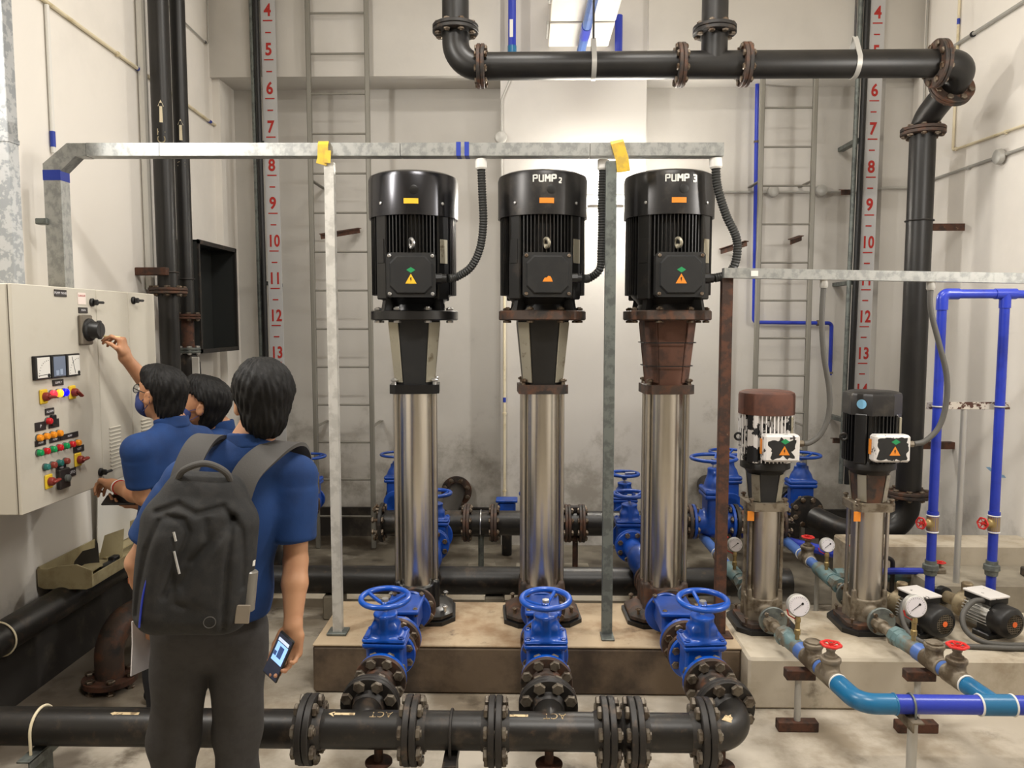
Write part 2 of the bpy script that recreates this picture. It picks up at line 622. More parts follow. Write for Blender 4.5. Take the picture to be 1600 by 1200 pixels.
# ---------------------------------------------------------------- rounded castings, bodies and cloth: distance fields turned into one surface
def _n3(v): return np.asarray(v, dtype=np.float64)

def sd(prim, X, Y, Z):
    k = prim[0]
    if k == 'cap':
        a, b, r0, r1 = _n3(prim[1]), _n3(prim[2]), prim[3], prim[4]
        ab = b-a
        L2 = max(ab@ab, 1e-12)
        t = np.clip(((X-a[0])*ab[0]+(Y-a[1])*ab[1]+(Z-a[2])*ab[2])/L2, 0, 1)
        return np.sqrt((X-a[0]-t*ab[0])**2+(Y-a[1]-t*ab[1])**2+(Z-a[2]-t*ab[2])**2)-(r0+(r1-r0)*t)
    if k == 'cyl':
        a, b, r, rd = _n3(prim[1]), _n3(prim[2]), prim[3], prim[4]
        ab = b-a
        L = math.sqrt(ab@ab)
        ab = ab/L
        t = (X-a[0])*ab[0]+(Y-a[1])*ab[1]+(Z-a[2])*ab[2]
        q = np.sqrt(np.maximum((X-a[0])**2+(Y-a[1])**2+(Z-a[2])**2-t*t, 0))
        dx, dy = q-r+rd, np.abs(t-L/2)-L/2+rd
        return np.minimum(np.maximum(dx, dy), 0)+np.sqrt(np.maximum(dx, 0)**2+np.maximum(dy, 0)**2)-rd
    c, h = _n3(prim[1]), _n3(prim[2])
    R = prim[4] if len(prim) > 4 and prim[4] is not None else None
    x, y, z = X-c[0], Y-c[1], Z-c[2]
    if R is not None:
        R = np.array(R.to_3x3())
        x, y, z = (R[0, 0]*x+R[1, 0]*y+R[2, 0]*z, R[0, 1]*x+R[1, 1]*y+R[2, 1]*z, R[0, 2]*x+R[1, 2]*y+R[2, 2]*z)
    if k == 'ell':
        k0 = np.sqrt((x/h[0])**2+(y/h[1])**2+(z/h[2])**2)
        k1 = np.sqrt((x/h[0]**2)**2+(y/h[1]**2)**2+(z/h[2]**2)**2)
        return k0*(k0-1)/np.maximum(k1, 1e-9)
    if k == 'box':
        rd = prim[3]
        dx, dy, dz = np.abs(x)-h[0]+rd, np.abs(y)-h[1]+rd, np.abs(z)-h[2]+rd
        return np.minimum(np.maximum(dx, np.maximum(dy, dz)), 0)+np.sqrt(np.maximum(dx, 0)**2+np.maximum(dy, 0)**2+np.maximum(dz, 0)**2)-rd

def prim_box(p):
    if p[0] == 'cap':
        a, b = _n3(p[1]), _n3(p[2])
        r = max(p[3], p[4])
        return np.minimum(a, b)-r, np.maximum(a, b)+r
    if p[0] == 'cyl':
        a, b = _n3(p[1]), _n3(p[2])
        return np.minimum(a, b)-p[3], np.maximum(a, b)+p[3]
    c, h = _n3(p[1]), _n3(p[2])
    if len(p) > 4 and p[4] is not None: h = np.full(3, math.sqrt(h@h))
    return c-h, c+h

def field_mesh(items, res, warp=None):
    """items: list of (op, k, prim); op '+' smooth union, '-' smooth cut, '&' smooth intersection; returns verts, quads"""
    bx = [prim_box(p) for op, k, p in items if op == '+']
    lo = np.min([b[0] for b in bx], 0)-3*res-.01
    hi = np.max([b[1] for b in bx], 0)+3*res+.01
    n = np.ceil((hi-lo)/res).astype(int)+1
    ax = [lo[i]+np.arange(n[i])*res for i in range(3)]
    F = np.full(tuple(n), 1.0, dtype=np.float64)
    for op, k, p in items:
        if op == '&': sl = [slice(0, n[i]) for i in range(3)]
        else:
            b0, b1 = prim_box(p)
            m = max(k*1.2, 0)+.03
            sl = [slice(max(0, int((b0[i]-m-lo[i])/res)), min(n[i], int((b1[i]+m-lo[i])/res)+2)) for i in range(3)]
        X, Y, Z = np.meshgrid(ax[0][sl[0]], ax[1][sl[1]], ax[2][sl[2]], indexing='ij', sparse=True)
        d = sd(p, X, Y, Z)
        A = F[tuple(sl)]
        if op == '+':
            if k > 0:
                h = np.clip(.5+.5*(A-d)/k, 0, 1)
                A = A+(d-A)*h-k*h*(1-h)
            else: A = np.minimum(A, d)
        else:
            if op == '-': d = -d
            if k > 0:
                h = np.clip(.5-.5*(A-d)/k, 0, 1)
                A = A+(d-A)*h+k*h*(1-h)
            else: A = np.maximum(A, d)
        F[tuple(sl)] = A
    if warp is not None:
        X, Y, Z = np.meshgrid(*ax, indexing='ij', sparse=True)
        F = F+warp(X, Y, Z)
    F[0], F[-1] = 1, 1
    F[:, 0], F[:, -1] = 1, 1
    F[:, :, 0], F[:, :, -1] = 1, 1
    ins = F < 0
    nx, ny, nz = [q-1 for q in F.shape]
    cnt = np.zeros((nx, ny, nz))
    acc = np.zeros((nx, ny, nz, 3))
    for axis in range(3):
        o = [i for i in range(3) if i != axis]
        for a in (0, 1):
            for b in (0, 1):
                s0 = [slice(0, q) for q in (nx, ny, nz)]
                s1 = list(s0)
                for ov, val in zip(o, (a, b)):
                    s0[ov] = slice(val, val+(nx, ny, nz)[ov])
                    s1[ov] = s0[ov]
                s1[axis] = slice(1, 1+(nx, ny, nz)[axis])
                f0, f1 = F[tuple(s0)], F[tuple(s1)]
                cr = (f0 < 0) != (f1 < 0)
                if not cr.any(): continue
                t = np.where(cr, f0/np.where(cr, f0-f1, 1), 0)
                cnt += cr
                acc[..., axis] += np.where(cr, t, 0)
                acc[..., o[0]] += np.where(cr, a, 0)
                acc[..., o[1]] += np.where(cr, b, 0)
    act = cnt > 0
    idx = np.full(act.shape, -1, dtype=np.int64)
    idx[act] = np.arange(act.sum())
    ijk = np.argwhere(act)
    vs = lo+(ijk+acc[act]/cnt[act][:, None])*res
    quads = []
    for axis in range(3):
        o = [i for i in range(3) if i != axis]
        s0 = [slice(1, q) for q in (nx, ny, nz)]
        s0[axis] = slice(0, (nx, ny, nz)[axis])
        s1 = list(s0)
        s1[axis] = slice(1, 1+(nx, ny, nz)[axis])
        a, b = ins[tuple(s0)], ins[tuple(s1)]
        e = np.argwhere(a != b)
        if not len(e): continue
        flip = a[tuple(e.T)]
        e = e.copy()
        e[:, o[0]] += 1
        e[:, o[1]] += 1
        q = []
        for da, db in ((1, 1), (0, 1), (0, 0), (1, 0)):
            g = e.copy()
            g[:, o[0]] -= da
            g[:, o[1]] -= db
            q.append(idx[tuple(g.T)])
        q = np.stack(q, 1)
        if axis == 1: flip = ~flip
        q[~flip] = q[~flip][:, ::-1]
        quads.append(q)
    return vs, np.concatenate(quads)

def field_obj(name, items, res, mat, parent=None, warp=None, sharp=60):
    vs, q = field_mesh(items, res, warp)
    org = ORG.get(parent.name, V()) if parent else V()
    vs = vs-np.array(org)
    me = bpy.data.meshes.new(name)
    me.vertices.add(len(vs))
    me.vertices.foreach_set('co', vs.astype(np.float32).ravel())
    me.loops.add(q.size)
    me.loops.foreach_set('vertex_index', q.astype(np.int32).ravel())
    me.polygons.add(len(q))
    me.polygons.foreach_set('loop_start', np.arange(0, q.size, 4, dtype=np.int32))
    me.update(calc_edges=True)
    me.validate()
    me.materials.append(mat)
    me.shade_smooth()
    o = bpy.data.objects.new(name, me)
    COL.objects.link(o)
    if parent:
        o.parent = parent
        ORG[o.name] = org
    return o

def rot(axis, deg): return Matrix.Rotation(math.radians(deg), 4, axis)
# ---------------------------------------------------------------- the room
XL, XR, YB, YF, ZC = -2.5, 3.05, 6.5, -6.0, 5.0
def slab(name, a, b, mat):
    m = MB()
    a, b = V(a), V(b)
    m.box((a+b)/2, b-a)
    return struct(name, m, mat)
slab('floor', (XL-.2, YF-.2, -.2), (XR+.2, YB+.2, 0), m_floor)
slab('trim_1', (XL, 4.92, 0), (XR, YB, .004), m_floorwet)
slab('trim_2', (XL, 4.80, 0), (1.0, 5.10, .06), m_conc)
slab('ceiling', (XL-.2, YF-.2, ZC), (XR+.2, YB+.2, ZC+.2), m_ceil)
slab('wall_back', (XL-.2, YB, 0), (XR+.2, YB+.2, ZC), m_wall)
slab('wall_left', (XL-.2, YF, 0), (XL, YB, ZC), m_wallside)
slab('wall_right', (XR, YF, 0), (XR+.2, YB, ZC), m_wallside)
slab('wall_front', (XL-.2, YF-.2, 0), (XR+.2, YF, ZC), m_ceil)
slab('trim_3', (XL, 6.16, 3.757), (-.215, YB, ZC), m_wall)          # downstand beam, left bay
slab('trim_4', (.935, 6.16, 3.757), (XR, YB, ZC), m_wall)           # downstand beam, right bay
slab('wall_pier', (-.215, 6.22, 0), (.935, YB, ZC), m_pier)
slab('wall_corner_left', (XL, 6.2, 0), (XL+.06, YB, ZC), m_wallside)
slab('wall_corner_right', (XR-.22, 6.30, 0), (XR, YB, ZC), m_wall)
slab('trim_5', (2.42, 4.76, 0), (XR, 6.30, .11), m_skirt)
slab('baseboard_back', (XL, 6.46, 0), (XR-.22, YB, .25), m_skirt)
slab('baseboard_left', (XL, 1.6, 0), (XL+.05, 6.46, .40), m_skirt)

# plinths
def plinth(name, a, b, label):
    m = MB()
    a, b = V(a), V(b)
    m.box((a+b)/2-V((0, 0, .006)), b-a-V((0, 0, .012)), .012)
    p = thing(name, label, 'concrete plinth', ((a.x+b.x)/2, (a.y+b.y)/2, a.z))
    return p, m
p, m = plinth('pump_plinth', (-1.06, 3.66, 0), (1.05, 4.25, .25), 'stained low concrete plinth under the three tall pumps')
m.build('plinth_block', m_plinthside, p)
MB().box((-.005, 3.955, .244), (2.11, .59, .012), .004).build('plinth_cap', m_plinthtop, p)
m = MB()
m.box(((1.05+XR-.005)/2, 3.85, .125), (XR-1.055, .62, .25), .012)
tag(m.build('pump_plinth', m_conc), 'pale concrete plinth under the two small pumps and motors', 'concrete plinth')
m = MB()
m.box(((2.23+XR-.005)/2, 4.33, .2), (XR-2.235, .34, .40), .01)
tag(m.build('concrete_step', m_concgrey), 'lower grey concrete step behind the two squat motors', 'concrete step')
m = MB()
m.box(((1.91+XR-.005)/2, 4.62, .26), (XR-1.915, .24, .52), .01)
tag(m.build('concrete_step', m_conc), 'upper concrete step against the right wall, behind lower step', 'concrete step')

# ---------------------------------------------------------------- batten lamp on the pier, duct over it
t = thing('batten_lamp', 'lit fluorescent batten on pale pier, glowing behind the middle pump', 'lamp', (.62, 6.18, 2.80))
MB().box((.62, 6.195, 2.80), (.9, .05, .07), .006).build('lamp_housing', m_white, t)
for x in (.18, 1.06):
    MB().box((x, 6.145, 2.80), (.03, .06, .05), .004).build('lamp_holder', m_white, t)
m_tube = M('lamp_tube_glow', (1, .95, .86, 1), .5, emit=400)
MB().cyl((.2, 6.12, 2.80), (1.04, 6.12, 2.80), .013, n=12).build('lamp_tube', m_tube, t)

t = thing('air_duct', 'pale metal air duct running to the pier at the top', 'duct', (.4, 5.6, 3.99))
m_duct = M('duct_white', S(236, 230, 220), .6)
m = MB()
m.box((.395, 5.02, 4.16), (.47, 1.38, .34), .006)
m.build('duct_section', m_duct, t)
m = MB()
m.box((.395, 5.985, 4.16), (.47, .47, .34), .006)
m.build('duct_section', m_duct, t)
MB().box((.395, 5.73, 4.165), (.466, .05, .31), .003).build('duct_joint', m_galvdark, t)
for y in (4.6, 5.3, 5.95):
    MB().box((.148, y, 4.02), (.02, .3, .025), .003).build('duct_clip', m_greycond, t)

# ---------------------------------------------------------------- water level gauges with numbered boards
GY = 6.12
def level_gauge(x_tube, xb, ynum, first, label, tilt, step):
    t = thing('level_gauge', label, 'water gauge', (xb, GY, .55))
    zt, zb = 4.99, .55
    def at(z, dx=0.0): return xb+dx+tilt*(z-2.4)
    b = MB()
    b.v = []
    vs = []
    for z in (zb, zt):
        for dx in (-.055, .055):
            for y in (GY-.005, GY+.005): vs.append((at(z, dx), y, z))
    b.add(vs, [(0, 1, 3, 2), (4, 6, 7, 5), (0, 4, 5, 1), (2, 3, 7, 6), (0, 2, 6, 4), (1, 5, 7, 3)])
    b.build('number_board', m_gauge, t, smooth=False)
    MB().cyl((at(zb)+x_tube, GY-.02, zb), (at(zt)+x_tube, GY-.02, zt), .022).build('gauge_tube', m_dark, t)
    b = MB()
    b.cyl((at(zb)+x_tube-.042, GY, zb), (at(zt)+x_tube-.042, GY, zt), .018)
    b.build('gauge_channel', m_galvdark, t)
    for k in range(int((zt-zb)/1.1)):
        MB().box((at(zb+.5+k*1.1)+x_tube, (GY+.03+(YB if zb+.5+k*1.1 < 3.7 else 6.16))/2, zb+.5+k*1.1), (.05, (YB if zb+.5+k*1.1 < 3.7 else 6.16)-GY-.034, .03)).build('wall_clip', m_galvdark, t)
    for k in range(12):
        n = first+k
        z = ynum-(n-4)*step
        if z < zb+.1: continue
        x = at(z)
        text_on(t, 'number', str(n), .128, m_redp, (x, GY-.0055, z), (1, 0, 0), (0, 0, 1), sx=.72 if n > 9 else .85, bold=.0035)
        b = MB()
        b.box((x, GY-.006, z-.075), (.074, .002, .009))
        b.build('underline', m_redp, t, smooth=False)
        b = MB()
        b.box((x, GY-.006, z+.13), (.045, .002, .010))
        b.build('tick_mark', m_redp, t, smooth=False)
    return t
level_gauge(-.086, -2.008, 4.242, 3, 'water level gauge with red numbers on the left, behind the group', -.004, .2944)
level_gauge(-.088, 2.655, 4.188, 3, 'water level gauge with red numbers beside the tall right riser', 0.008, .2888)

# ---------------------------------------------------------------- wall ladders
def ladder(x0, x1, y, z0, label, dz, zr0):
    t = thing('steel_ladder', label, 'ladder', ((x0+x1)/2, y, z0), group=None)
    for x in (x0, x1):
        MB().box((x, y, (z0+4.99)/2), (.036, .036, 4.99-z0), .006).build('stile', m_greyladder, t)
    z = zr0
    while z > z0+.12:
        MB().cyl((x0, y, z), (x1, y, z), .008, n=10).build('rung', m_greyladder, t)
        z -= dz
    for zz in (1.0, 2.95, 4.4):
        for x in (x0, x1):
            MB().box((x, (y+YB)/2-.003, zz), (.03, YB-y-.006, .008)).build('stand_off', m_greyladder, t)
    return t
ladder(-1.70, -1.245, 6.1, 0.004, 'grey steel ladder on back wall left of the tall pumps', .3035, 4.82)
ladder(1.835, 2.245, 6.2, 0.004, 'grey steel ladder on back wall behind the small pumps', .3, 4.71)
# rusty angle brackets left on the back wall
for a, bb, lb in (((-1.63, 6.1, 2.51), (-1.40, 6.46, 2.6), 'rusty angle iron stub crossing the left wall ladder'),
                  ((1.74, 6.2, 2.46), (1.60, 6.46, 2.42), 'rusty angle iron stub on wall right of the third motor'),
                  ((2.05, 6.1, 2.46), (2.26, 6.46, 2.53), 'rusty angle iron stub through the right wall ladder'),
                  ((2.43, 6.1, 2.84), (2.66, 6.46, 2.90), 'rusty angle iron stub left of the right number board'),
                  ((2.43, 6.1, .90), (2.66, 6.46, .84), 'rusty angle iron stub low behind the far small pump')):
    b = MB()
    b.strip([a, bb], (0, 0, 1), .04, .006)
    b.strip([V(a)+V((.0, 0, .02)), V(bb)+V((.0, 0, .02))], (1, 0, 0), .04, .006)
    single('angle_iron', b, m_rust, lb, 'bracket')

# ---------------------------------------------------------------- conduits and thin pipes on walls
def conduit(name, label, pts, r, mat, cat='conduit', clips=(), tapes=(), rad=.05, clipmat=None, boxes=()):
    t = thing(name, label, cat, pts[0])
    path = fillet(pts, rad, 6)
    MB().tube(path, r, 10).build('tube', mat, t)
    for c, d in clips:
        MB().lathe(V(c)-V(d)*.008, d, [(r*1.5, 0), (r*1.5, .016)], 12).build('clip', clipmat or mat, t)
    for c, d in tapes:
        MB().lathe(V(c)-V(d)*.02, d, [(r*1.12, 0), (r*1.12, .04)], 12).build('tape_band', m_tapeblue, t)
    for c, d in boxes:
        MB().lathe(V(c), d, [(.045, 0), (.05, .01), (.045, .035), (.03, .042)], 20).build('junction_box', mat, t)
    return t
XLc, XRc = XL+.015, XR-.015
conduit('wall_conduit', 'cream conduit sloping along the left wall to the black risers', [(XLc, 3.4, 3.52), (XLc, 4.03, 3.485), (XLc, 6.2, 3.40)], .011, m_cream,
        clips=[((XLc, 4.75, 3.455), (0, 1, 0))], tapes=[((XLc, 5.0, 3.447), (0, 1, 0)), ((XLc, 6.1, 3.403), (0, 1, 0))])
conduit('wall_conduit', 'white vertical conduit with two blue bands above the galvanised elbow', [(XLc, 4.06, 3.47), (XLc, 4.06, 2.72)], .012, m_white,
        tapes=[((XLc, 4.06, 2.81), (0, 0, 1)), ((XLc, 4.06, 2.77), (0, 0, 1))])
conduit('wall_conduit', 'thin grey conduit high on left wall right of the risers', [(XLc, 5.3, 4.02), (XLc, 6.12, 3.985), (XLc, 6.14, 4.9)], .006, m_greycond,
        clips=[((XLc, 6.06, 3.99), (0, 1, 0))], clipmat=m_dark)
conduit('wall_conduit', 'cream conduit stepping down the right wall then towards the front', [(XRc, 5.66, 4.9), (XRc, 5.66, 3.06), (XRc, 2.6, 2.97)], .009, m_cream,
        clips=[((XRc, 5.66, 3.45), (0, 0, 1)), ((XRc, 5.05, 3.04), (0, 1, 0)), ((XRc, 5.62, 3.06), (0, 1, 0))], tapes=[((XRc, 5.66, 3.95), (0, 0, 1))], rad=.02)
conduit('wall_conduit', 'white conduit high on right wall behind the black elbow', [(XRc, 6.25, 3.80), (XRc, 2.6, 3.78)], .013, m_greycond,
        clips=[((XRc, 5.47, 3.795), (0, 1, 0))], clipmat=m_dark)
conduit('wall_conduit', 'grey conduit crossing the back wall and turning along right wall', [(1.25, 6.475, 2.91), (2.78, 6.475, 2.905), (2.81, 6.285, 2.905), (XRc, 6.285, 2.905), (XRc, 2.6, 2.89)], .010, m_greycond,
        boxes=[((2.016, 6.47, 2.91), (0, -1, 0)), ((2.408, 6.47, 2.915), (0, -1, 0)), ((XRc, 5.08, 2.893), (-1, 0, 0))], clips=[((XRc, 5.45, 2.897), (0, 1, 0))], rad=.02)
conduit('wall_conduit', 'thin vertical conduit in the right corner above the black pipe', [(3.035, 6.10, 4.9), (3.035, 6.10, 3.0)], .008, m_greycond, clips=[((3.035, 6.10, 3.86), (0, 0, 1))], clipmat=m_cream)
conduit('wall_conduit', 'cream conduit with blue bands down the left edge of pier', [(-.185, 6.20, 2.86), (-.185, 6.20, .42)], .011, m_cream,
        tapes=[((-.185, 6.2, 1.21), (0, 0, 1)), ((-.185, 6.2, 2.85), (0, 0, 1))], clips=[((-.185, 6.2, 1.1), (0, 0, 1)), ((-.185, 6.2, .46), (0, 0, 1))])
conduit('wall_conduit', 'thin grey conduit bent at top left edge of the pier', [(-.05, 6.2, 3.95), (-.205, 6.2, 3.585), (-.205, 6.2, 2.9)], .008, m_greycond, boxes=[((-.212, 6.205, 3.29), (0, -1, 0))])
conduit('wall_conduit', 'square white trunking running up behind the black risers on left wall', [(-2.47, 5.02, 2.05), (-2.47, 5.02, 4.95)], .028, m_white)
b = MB()
b.prism([(0, .012), (.045, .02), (.085, .004), (.075, -.012), (.03, .0)], .0006, Matrix(((0, 0, -1, XR-.0002), (-1, 0, 0, 5.11), (0, 1, 0, .865), (0, 0, 0, 1))))
b.prism([(.13, -.006), (.20, -.004), (.22, -.018), (.16, -.026), (.12, -.02)], .0006, Matrix(((0, 0, -1, XR-.0002), (-1, 0, 0, 5.11), (0, 1, 0, .865), (0, 0, 0, 1))))
single('paint_smear', b, M('faint_blue_smear', S(140, 176, 206), .8), 'faint blue paint smear on right wall behind the blue loop', 'paint mark', smooth=False)
# blue pipes
conduit('blue_pipe', 'thin blue pipe down back wall then across behind right ladder', [(1.55, 6.42, 4.5), (1.66, 6.42, 4.285), (1.85, 6.42, 4.272), (1.875, 6.42, 1.838), (2.515, 6.42, 1.83), (2.515, 6.42, 1.4)], .016, m_pvc, 'pipe', rad=.03,
        clips=[((1.862, 6.42, 3.3), (0, 0, 1)), ((2.515, 6.42, 1.42), (0, 0, 1)), ((2.40, 6.42, 1.832), (1, 0, 0))], clipmat=m_bronze)
t = conduit('blue_pipe', 'blue vertical pipe with white tag, top centre left of duct', [(-.12, 6.05, 4.95), (-.12, 6.05, 3.86), (-.12, 6.2, 3.86)], .031, m_pvc, 'pipe', rad=.06)
MB().box((-.125, 6.016, 4.06), (.026, .004, .13)).build('white_tag', m_white, t)
MB().cyl((-.12, 6.05, 3.86), (-.12, 6.05, 3.94), .034).build('coupling', m_teal, t)
conduit('blue_pipe', 'short blue vertical pipe right of duct at the top', [(.70, 6.13, 4.19), (.70, 6.13, 3.86), (.70, 6.2, 3.86)], .030, m_pvc, 'pipe', rad=.05)
t = conduit('blue_pipe', 'pale blue pipe running under the air duct toward the pier', [(.44, 3.4, 3.90), (.405, 6.2, 3.90)], .034, m_pvclt, 'pipe')
MB().cyl((.412, 5.55, 3.90), (.41, 5.75, 3.90), .037).build('coupling', m_pvc, t)
# ---------------------------------------------------------------- black pipework
def pipe_run(name, label, pts, r, mat, rad=.15, cat='pipe', group=None, n=28):
    t = thing(name, label, cat, pts[0], group)
    MB().tube(fillet(pts, rad, 12), r, n).build('tube', mat, t)
    return t

def joint(pa, pb, c, d, R, t, mat, n=8, br=.009, bore=0.0, matb=None, bmat=None):
    """two mating flanges at c; pa on the -d side, pb on the +d side"""
    d = V(d).normalized()
    c = V(c)
    if pa: flange(pa, c-d*.0015, d, R, t, mat, n, br, 2*t+.003, bmat, bore)
    if pb: flange(pb, c+d*.0015, -d, R, t, matb or mat, 0 if pa else n, br, 2*t+.003, bmat, bore)

def band(parent, c, d, r, mat, w=.006, leg=0.0):
    """U-bolt round a horizontal pipe with legs hanging down"""
    d = V(d).normalized()
    side = d.cross(V((0, 0, 1))).normalized()
    c = V(c)
    rr = r+w*.8
    pts = [c+side*rr-V((0, 0, leg))]+[c+side*(rr*math.cos(a))+V((0, 0, rr*math.sin(a))) for a in [PI*i/18 for i in range(19)]]+[c-side*rr-V((0, 0, leg))]
    return MB().tube(pts, w, 8).build('u_bolt', mat, parent)

ZM, YM, RM = .288, 2.80, .070
XF = [-.828, -.434, -.118, .305, .408, .668]            # flange joints along the front header
lab = ['long black header pipe at lower left behind the man with the backpack',
       'black header tee with pale arrow below the first front valve',
       'short black header pipe with clamp between two flanged tees',
       'black header tee with pale arrow below the middle front valve',
       'very short flanged black header piece right of the middle valve',
       'black header piece leading to the end elbow',]
seg = []
ends = [-2.46]+XF
for i in range(6):
    t = thing('header_pipe', lab[i], 'pipe', ((ends[i]+ends[i+1])/2, YM, ZM))
    MB().cyl((ends[i]+(.02 if i else 0), YM, ZM), (ends[i+1]-.02, YM, ZM), RM, n=36).build('tube', m_blackdirty, t)
    seg.append(t)
elb = thing('pipe_elbow', 'black elbow with pale arrow ending the front header', 'pipe', (.79, YM, ZM))
MB().tube(fillet([(.69, YM, ZM), (.800, YM, ZM), (.795, 2.95, .305)], .115, 14), RM*.98, 32).build('tube', m_blackdirty, elb)
seg.append(elb)
for i, x in enumerate(XF):
    joint(seg[i], seg[i+1], (x, YM, ZM), (1, 0, 0), .128, .024, m_flangeblk, 8, .0135, RM, bmat=m_boltblk)
m_arrow = M('pale_arrow_paint', S(212, 190, 150), .8, c2=S(140, 120, 92), sc=40, lo=.5, hi=.6)
def wrap_on_pipe(parent, name, poly_sets, x0, zc=ZM, yc=YM, r=RM, a0=0.0):
    """flat polygons (u along +X, v round the pipe) laid on the top front of a pipe along X"""
    b = MB()
    for vs, fs in poly_sets:
        out = []
        for u, v, *w in vs:
            a = a0+v/r
            rr = r+.0008
            out.append((x0+u, yc-rr*math.sin(a), zc+rr*math.cos(a)))
        b.add(out, fs)
    return b.build(name, m_arrow, parent, smooth=False)
arrow_l = [([(-.05, 0), (-.028, .014), (-.028, .006), (.05, .006), (.05, -.006), (-.028, -.006), (-.028, -.014)], [(0, 1, 2, 5, 6), (2, 3, 4, 5)])]
wrap_on_pipe(seg[0], 'arrow_mark', [([(-.06, 0), (-.045, .009), (-.045, .006), (.05, .006), (.05, -.006), (-.045, -.006), (-.045, -.009)], [(0, 1, 2, 5, 6), (2, 3, 4, 5)])], -1.52, a0=.35)
for s, x in ((1, -.70), (3, -.045)):
    wrap_on_pipe(seg[s], 'arrow_mark', arrow_l, x, a0=.22)
    vs, fs = text_geo('ACT', .042, .0003)
    wrap_on_pipe(seg[s], 'lettering', [([(-p[0], p[1]) for p in vs], [f for f in fs])], x+.15, a0=.20)
b = MB()
vs, fs = [], []
for k in range(15):                        # arrow bent round the top of the elbow
    f = k/14
    hw = .020*f/.35 if f < .35 else .009
    for e in (-1, -.33, .33, 1):
        a = -PI/2+.30+.75*f
        R0, rr = .115, .115+.030+e*hw
        h = math.sqrt(max((RM*.98+.0012)**2-(rr-R0)**2, 0))
        vs.append((.685+rr*math.cos(a), YM+.115+rr*math.sin(a), ZM+.002+h))
    if k:
        o = len(vs)-8
        fs += [(o+j, o+j+1, o+j+5, o+j+4) for j in range(3)]
b.add(vs, fs)
b.build('arrow_mark', m_arrow, elb, smooth=False)
# supports and clamps under the header
for x, lb in ((-.565, 'first front valve'), (.085, 'middle front valve'), (.735, 'header end')):
    t = thing('pipe_support', 'rusty round pipe stub with plate under the header below '+lb, 'pipe support', (x, YM, 0))
    MB().cyl((x, YM, .10), (x, YM, ZM-RM+.004), .017).build('post', m_rust, t)
    MB().lathe((x, YM, .155), (0, 0, 1), [(.05, 0), (.052, .002), (.052, .008), (.05, .01)], 24).build('collar_plate', m_rust, t)
    MB().box((x, YM, .052), (.12, .12, .104), .006).build('footing', m_concgrey, t)
for x, lb, mm in ((-.285, 'clamped to the short header pipe', m_flangeblk), (-1.86, 'at far left under the long header pipe', m_galvdark)):
    t = thing('pipe_stand', 'angle iron stand with u-bolt '+lb, 'pipe support', (x, YM, 0))
    MB().box((x, YM, .105), (.045, .05, .21), .004).build('upright', mm, t)
    b = MB()
    b.box((x, YM, ZM-RM-.007), (.05, .24, .008), .001)
    b.box((x+.022, YM, ZM-RM-.025), (.006, .24, .04), .001)
    b.build('angle_rail', mm, t)
    band(t, (x, YM, ZM), (1, 0, 0), RM, m_cream if x < -1 else m_flangeblk, .0055, .075)

# ---------------------------------------------------------------- gate valves
_valve_mesh = {}
def valve_meshes(tall):
    """unit castings, pipe axis along local Y, stem along +Z, metres"""
    if tall in _valve_mesh: return _valve_mesh[tall]
    if not tall:
        body = [('+', 0, ('cyl', (0, -.115, 0), (0, .115, 0), .064, .004)), ('+', .02, ('box', (0, 0, .05), (.082, .05, .075), .02)), ('+', .02, ('ell', (0, 0, -.015), (.085, .07, .075), 0)),
                ('+', .008, ('box', (0, 0, .118), (.094, .062, .010), .006))]
        bon = [('+', 0, ('box', (0, 0, .140), (.094, .062, .010), .006)), ('+', .02, ('box', (0, 0, .17), (.062, .044, .035), .02)), ('+', .02, ('cyl', (0, 0, .15), (0, 0, .243), .050, .006)),
               ('+', .01, ('box', (0, 0, .2), (.016, .056, .05), .006)), ('+', .006, ('cyl', (0, 0, .236), (0, 0, .248), .052, .004))]
        top, zst, wr = .129, .248, .103
    else:
        body = [('+', 0, ('cyl', (0, -.14, 0), (0, .14, 0), .082, .004)), ('+', .02, ('box', (0, 0, .06), (.095, .055, .13), .02)), ('+', .02, ('ell', (0, 0, -.02), (.1, .08, .09), 0)),
                ('+', .008, ('box', (0, 0, .19), (.115, .075, .014), .008))]
        bon = [('+', 0, ('box', (0, 0, .22), (.115, .075, .014), .008)), ('+', .02, ('ell', (0, 0, .22), (.098, .062, .12), 0)), ('+', .02, ('cyl', (0, 0, .25), (0, 0, .375), .04, .006)),
               ('+', .012, ('box', (0, 0, .29), (.06, .012, .06), .008))]
        top, zst, wr = .205, .375, .15
    out = []
    for nm, it in (('valve_body', body), ('bonnet', bon)):
        vs, q = field_mesh(it, .005 if not tall else .0065)
        me = bpy.data.meshes.new(nm)
        me.from_pydata([tuple(v) for v in vs], [], [tuple(int(i) for i in f) for f in q])
        me.shade_smooth()
        out.append(me)
    w = MB()
    n = 48
    w.tube([(wr*math.cos(2*PI*i/n), wr*math.sin(2*PI*i/n), .035) for i in range(n)], .0125, 12, True)
    o = w.build('handwheel_rim', m_blue)
    wm = o.data
    bpy.data.objects.remove(o)
    w = MB()
    for k in range(3):
        a = 2*PI*k/3+.5
        w.tube(smooth_path([(0, 0, .006), (wr*.4*math.cos(a), wr*.4*math.sin(a), .012), (wr*math.cos(a), wr*math.sin(a), .035)], 5), .0085, 8)
    w.cyl((0, 0, -.008), (0, 0, .020), .019, n=20, ch=.003)
    o = w.build('spokes', m_blue)
    sm = o.data
    bpy.data.objects.remove(o)
    _valve_mesh[tall] = (out[0], out[1], wm, sm, top, zst, wr)
    return _valve_mesh[tall]

